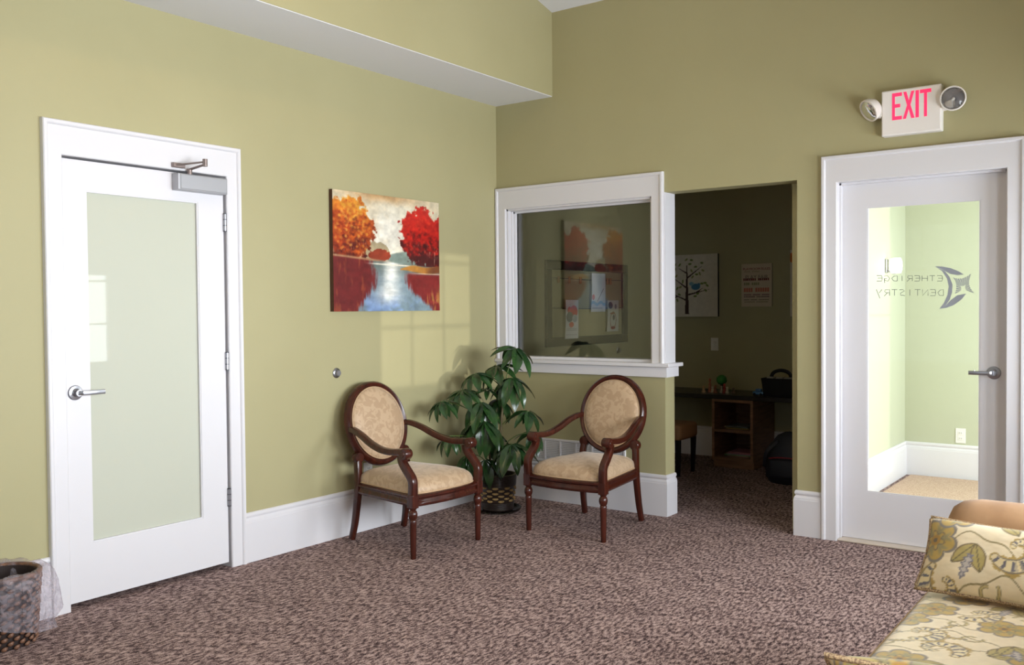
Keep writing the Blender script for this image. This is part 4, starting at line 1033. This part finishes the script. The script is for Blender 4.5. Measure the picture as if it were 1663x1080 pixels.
def hung(name, label, cat, x0, x1, z0, z1, th, fn, edge, nx=110, ny=130, group=None):
    o = thing(name, label, cat, ((x0 + x1) / 2, YB2, (z0 + z1) / 2), group=group); w, h = x1 - x0, z1 - z0
    MB().box(-w / 2, w / 2, -th, -.001, -h / 2, h / 2).build('panel', edge, o)
    U, V = np.meshgrid(np.linspace(0, 1, nx), np.linspace(0, 1, ny))
    X = np.stack([(U - .5) * w, np.full(U.shape, -th - .0006), (V - .5) * h], -1)
    link('print', grid_mesh('print', X, nlin(fn(U, V)), printed('matte_print', .7), smooth=False), o); return o
hung('tree_print', 'canvas print of a leafy tree with a blue bird, left of the poster', 'picture', .155, .665, 1.265, 1.832, .03, tree_print, m_black, group='tree prints in the playroom')
hung('tree_print', 'tree print half hidden by the doorway edge, right of the poster', 'picture', 1.325, 1.835, 1.265, 1.832, .03, tree_print, m_black, group='tree prints in the playroom')
def poster(U, V):
    C = np.ones(U.shape + (3,)) * np.array([206, 190, 168.])
    def blocks(C, v0, v1, col, x0, x1, n_, gaps=(), duty=.78):
        t = (U - x0) / (x1 - x0) * n_; k = np.floor(t); f = t - k; m = (V > v0) & (V < v1) & (t >= 0) & (t < n_) & (f < duty)
        for g in gaps: m &= (k != g)
        return mixc(C, col, m.astype(float))
    C = blocks(C, .61, .665, (112, 36, 26), .06, .92, 14, (7,)); C = blocks(C, .34, .44, (186, 104, 82), .08, .92, 11, (4,)); C = blocks(C, .26, .29, (130, 92, 96), .08, .92, 20, (6, 13)); C = blocks(C, .215, .24, (110, 80, 84), .08, .92, 18, (8,)); C = blocks(C, .15, .175, (130, 120, 96), .08, .9, 22, (5, 12)); C = blocks(C, .10, .12, (150, 140, 110), .1, .88, 20, (9,)); C = blocks(C, .50, .56, (150, 146, 108), .08, .6, 8, (3,)); C = blocks(C, .80, .835, (178, 160, 130), .1, .6, 10, (4,)); return C
po = hung('wall_poster', 'printed playroom poster with red lettering between the two tree prints', 'poster', .882, 1.158, 1.352, 1.728, .012, poster, mat('poster_edge', rgb(150, 140, 120), .7), 120, 160)
def text_mesh(body, size, m):
    cu = bpy.data.curves.new('lettering', 'FONT'); cu.body = body; cu.size = size; cu.align_x = 'CENTER'; cu.extrude = .0004; cu.resolution_u = 3
    o = bpy.data.objects.new('lettering', cu); COL.objects.link(o); bpy.context.view_layer.update()
    me = bpy.data.meshes.new_from_object(o.evaluated_get(bpy.context.evaluated_depsgraph_get())); bpy.data.objects.remove(o); bpy.data.curves.remove(cu)
    me.materials.clear(); me.materials.append(m); return me
for body, size, z, col in (('PLAYROOM RULES', .030, .132, (138, 40, 30)), ('PLAY FAIR', .046, .056, (120, 104, 92))):
    o = link('lettering', text_mesh(body, size, mat('poster_ink', rgb(*col), .7)), po); o.location = (0, -.0135, z); o.rotation_euler = (math.pi / 2, 0, 0)

# desk with open shelf unit
m_desk = mat('dark_laminate', rgb(40, 36, 32), .35)
m_oak = mat('brown_laminate', rgb(136, 100, 74), .5); noise_color(m_oak, rgb(120, 86, 62), rgb(152, 114, 86), 6, .35, .7, stretch=(1, 1, 9))
tag(MB().box(.001, 2.134, 1.90, YB2 - .001, .575, .612, .004, 1).build('desk_top', m_desk), 'long dark counter along the far wall of the playroom', 'counter')
su = thing('shelf_unit', 'brown open shelf unit under the dark playroom counter', 'shelf', (0, 0, 0))
bx0, bx1, by0 = .822, 1.183, 1.905
for x in (bx0, bx1 - .022): MB().box(x, x + .022, by0, YB2 - .03, .06, .574).build('side_panel', m_oak, su)
for z in (.066, .298): MB().box(bx0 + .022, bx1 - .022, by0 + .004, YB2 - .05, z, z + .022).build('shelf', m_oak, su)
MB().box(bx0 + .022, bx1 - .022, by0 + .002, YB2 - .05, .552, .574).build('top_rail', m_oak, su)
MB().box(bx0 + .022, bx1 - .022, YB2 - .05, YB2 - .038, .06, .574).build('back_panel', m_oak, su)
MB().box(bx0 + .012, bx1 + .004, by0 + .01, YB2 - .06, 0, .066).build('plinth', m_oak, su)
r_ = random.Random(3)
for zz, cx_, n_, nm in ((.3205, 1.01, 3, 'upper'), (.0885, 1.03, 4, 'lower')):
    z = zz
    for k in range(n_):
        w, d_, t = r_.uniform(.18, .24), r_.uniform(.16, .22), r_.uniform(.006, .012)
        mg = MB().box(-w / 2, w / 2, -d_ / 2, d_ / 2, 0, t, .001, 1).build('magazine', mat('magazine_cover', rgb(r_.randint(90, 190), r_.randint(90, 170), r_.randint(80, 150)), .4))
        mg.location = (cx_ + r_.uniform(-.02, .02), by0 + .16 + r_.uniform(-.02, .02), z); mg.rotation_euler.z = r_.uniform(-.12, .12); z += t + .0005
        tag(mg, ['bottom', 'second', 'third', 'fourth'][k] + ' magazine in the small pile on the ' + nm + ' shelf under the counter', 'magazine', 'magazines in the shelf unit')
# padded stool at the counter
st_ = thing('stool', 'small stool with tan padded seat and dark legs beside the shelf unit', 'stool', (.655, 1.46, 0))
MB().box(-.17, .17, -.17, .17, .285, .415, .03, 4).build('padded_seat', mat('stool_fabric', rgb(150, 108, 72), .7), st_, 60)
for sx in (-1, 1):
    for sy in (-1, 1): MB().sweep([(.135 * sx, .135 * sy, 0), (.14 * sx, .14 * sy, .29)], [(.028, .028), (.04, .04)], upv=(0, 1, 0), n=8, power=6).build('leg', m_black, st_)
# toys on the counter
def toy(label, name, cat, mb, m, loc, rz=0, smooth=40): 
    o = mb.build(name, m, None, smooth); o.location = loc; o.rotation_euler.z = rz; return tag(o, label, cat, 'toys on the playroom counter')
ZD = .6125
cols = [(196, 160, 120), (176, 110, 84), (206, 196, 176), (150, 96, 70), (190, 180, 160), (170, 60, 50), (210, 200, 180), (120, 96, 80)]
words_ = ['leftmost toy figure on the counter', 'tall tan toy figure near the left of the counter', 'short white toy figure beside the tall tan one', 'brown toy figure left of the green toy tree', 'pale toy figure in front of the green toy tree', 'red toy figure right of the green toy tree', 'cream toy figure second from the right of the group', 'rightmost dark toy figure of the group']
for k in range(8):
    hgt = [.06, .125, .055, .07, .06, .085, .06, .05][k]; x = .69 + k * .036; y = 2.03 + .05 * ((k * 5) % 3) / 2
    toy(words_[k], 'toy_figure', 'toy', MB().lathe([(.0001, 0), (.016, 0), (.017, .008), (.011, hgt * .4), (.013, hgt * .55), (.006, hgt * .68), (.011, hgt * .80), (.011, hgt * .9), (.0001, hgt)], 12, cap=False), mat('toy_paint', rgb(*cols[k]), .4), (x, y, ZD))
tt = thing('toy_tree', 'toy tree with a round green crown on the playroom counter', 'toy', (.80, 2.16, ZD))
MB().lathe([(.02, 0), (.012, .03), (.010, .07)], 12).build('trunk', mat('toy_trunk', rgb(96, 60, 36), .6), tt, 40)
MB().lathe([(.0001, .06), (.03, .068), (.046, .095), (.042, .125), (.02, .145), (.0001, .148)], 16, cap=False).build('crown', mat('toy_green', rgb(60, 140, 60), .5), tt, True)
m_blue = mat('toy_blue', rgb(70, 120, 170), .4)
tc_ = thing('toy_car', 'small blue toy car beside the black caddy on the counter', 'toy', (1.20, 1.99, ZD))
MB().box(-.045, .045, -.025, .025, .010, .035, .008, 2).box(-.022, .026, -.022, .022, .034, .058, .008, 2).build('body', m_blue, tc_, 40)
for sx in (-.027, .027):
    for sy in (-.026, .022): MB().lathe([(.012, 0), (.012, .004)], 12, Matrix.Translation((sx, sy + .004, .012)) @ Matrix.Rotation(math.pi / 2, 4, 'X')).build('wheel', m_black, tc_)
cd = thing('toy_caddy', 'black carrying caddy with arched handle on the right of the counter', 'caddy', (1.37, 2.05, ZD))
mb = MB(); mb.prism([(-.115, -.09, 0), (.115, -.09, 0), (.135, -.10, .15), (-.135, -.10, .15)], (0, .008, 0)); mb.prism([(-.115, .09, 0), (.115, .09, 0), (.135, .10, .15), (-.135, .10, .15)], (0, -.008, 0))
mb.prism([(-.115, -.09, 0), (-.115, .09, 0), (-.135, .10, .15), (-.135, -.10, .15)], (.008, 0, 0)); mb.prism([(.115, -.09, 0), (.115, .09, 0), (.135, .10, .15), (.135, -.10, .15)], (-.008, 0, 0)); mb.box(-.115, .115, -.09, .09, 0, .008)
mb.build('tub', m_black, cd)
MB().sweep(catmull([(-.09, 0, .05), (-.085, 0, .15), (-.06, 0, .195), (0, 0, .212), (.06, 0, .195), (.085, 0, .15), (.09, 0, .05)], 4), (.03, .014), upv=(0, 1, 0), n=8).build('handle', m_black, cd, 40)
for k, x in enumerate((-.075, -.0, .07)):
    toy(['left', 'middle', 'right'][k] + ' pale card pack standing in the black caddy', 'card_pack', 'toy', MB().box(-.03, .03, -.02, .02, 0, .15, .003, 1), mat('card_pack_paper', rgb(150, 146, 136), .6), (1.37 + x, 2.05 - .035, ZD + .009), .1 * k - .1)
MB_ = MB().lathe([(.0001, 0), (.05, 0), (.062, .02), (.055, .05), (.03, .075), (.0001, .08)], 14, cap=False)
toy('rumpled orange plush toy at the right end of the counter', 'plush_toy', 'toy', MB_, mat('orange_plush', rgb(200, 92, 48), .9), (1.56, 2.0, ZD), 0, True)
toy('pale box behind the black caddy on the counter', 'toy_box', 'toy', MB().box(-.04, .04, -.03, .03, 0, .165, .004, 1), mat('toy_box_card', rgb(170, 140, 112), .6), (1.50, 2.25, ZD))
# dark bag on the floor
dbag = thing('backpack', 'dark backpack with red piping slumped on the playroom floor', 'bag', (1.62, 1.56, 0))
m_bagd = mat('navy_nylon', rgb(34, 36, 46), .6); m_redp = mat('red_piping', rgb(150, 44, 54), .5)
MB().lathe([(.0001, 0), (.16, 0), (.19, .04), (.195, .16), (.165, .28), (.10, .36), (.04, .39), (.0001, .39)], 20, Matrix.Diagonal((1, .7, 1, 1)), cap=False).build('body', m_bagd, dbag, True)
MB().box(-.11, .11, -.175, -.10, .05, .20, .03, 3).build('front_pocket', m_bagd, dbag, 60)
MB().tube(catmull([(-.11, -.165, .20), (0, -.182, .215), (.11, -.165, .20), (.125, -.165, .12), (.10, -.172, .04)], 6), .005, 6).build('piping', m_redp, dbag, True)
MB().sweep(catmull([(-.06, -.08, .33), (-.14, -.13, .24), (-.17, -.10, .12)], 6), (.03, .006), upv=(0, 1, 0), n=8).build('strap', m_bagd, dbag, True)
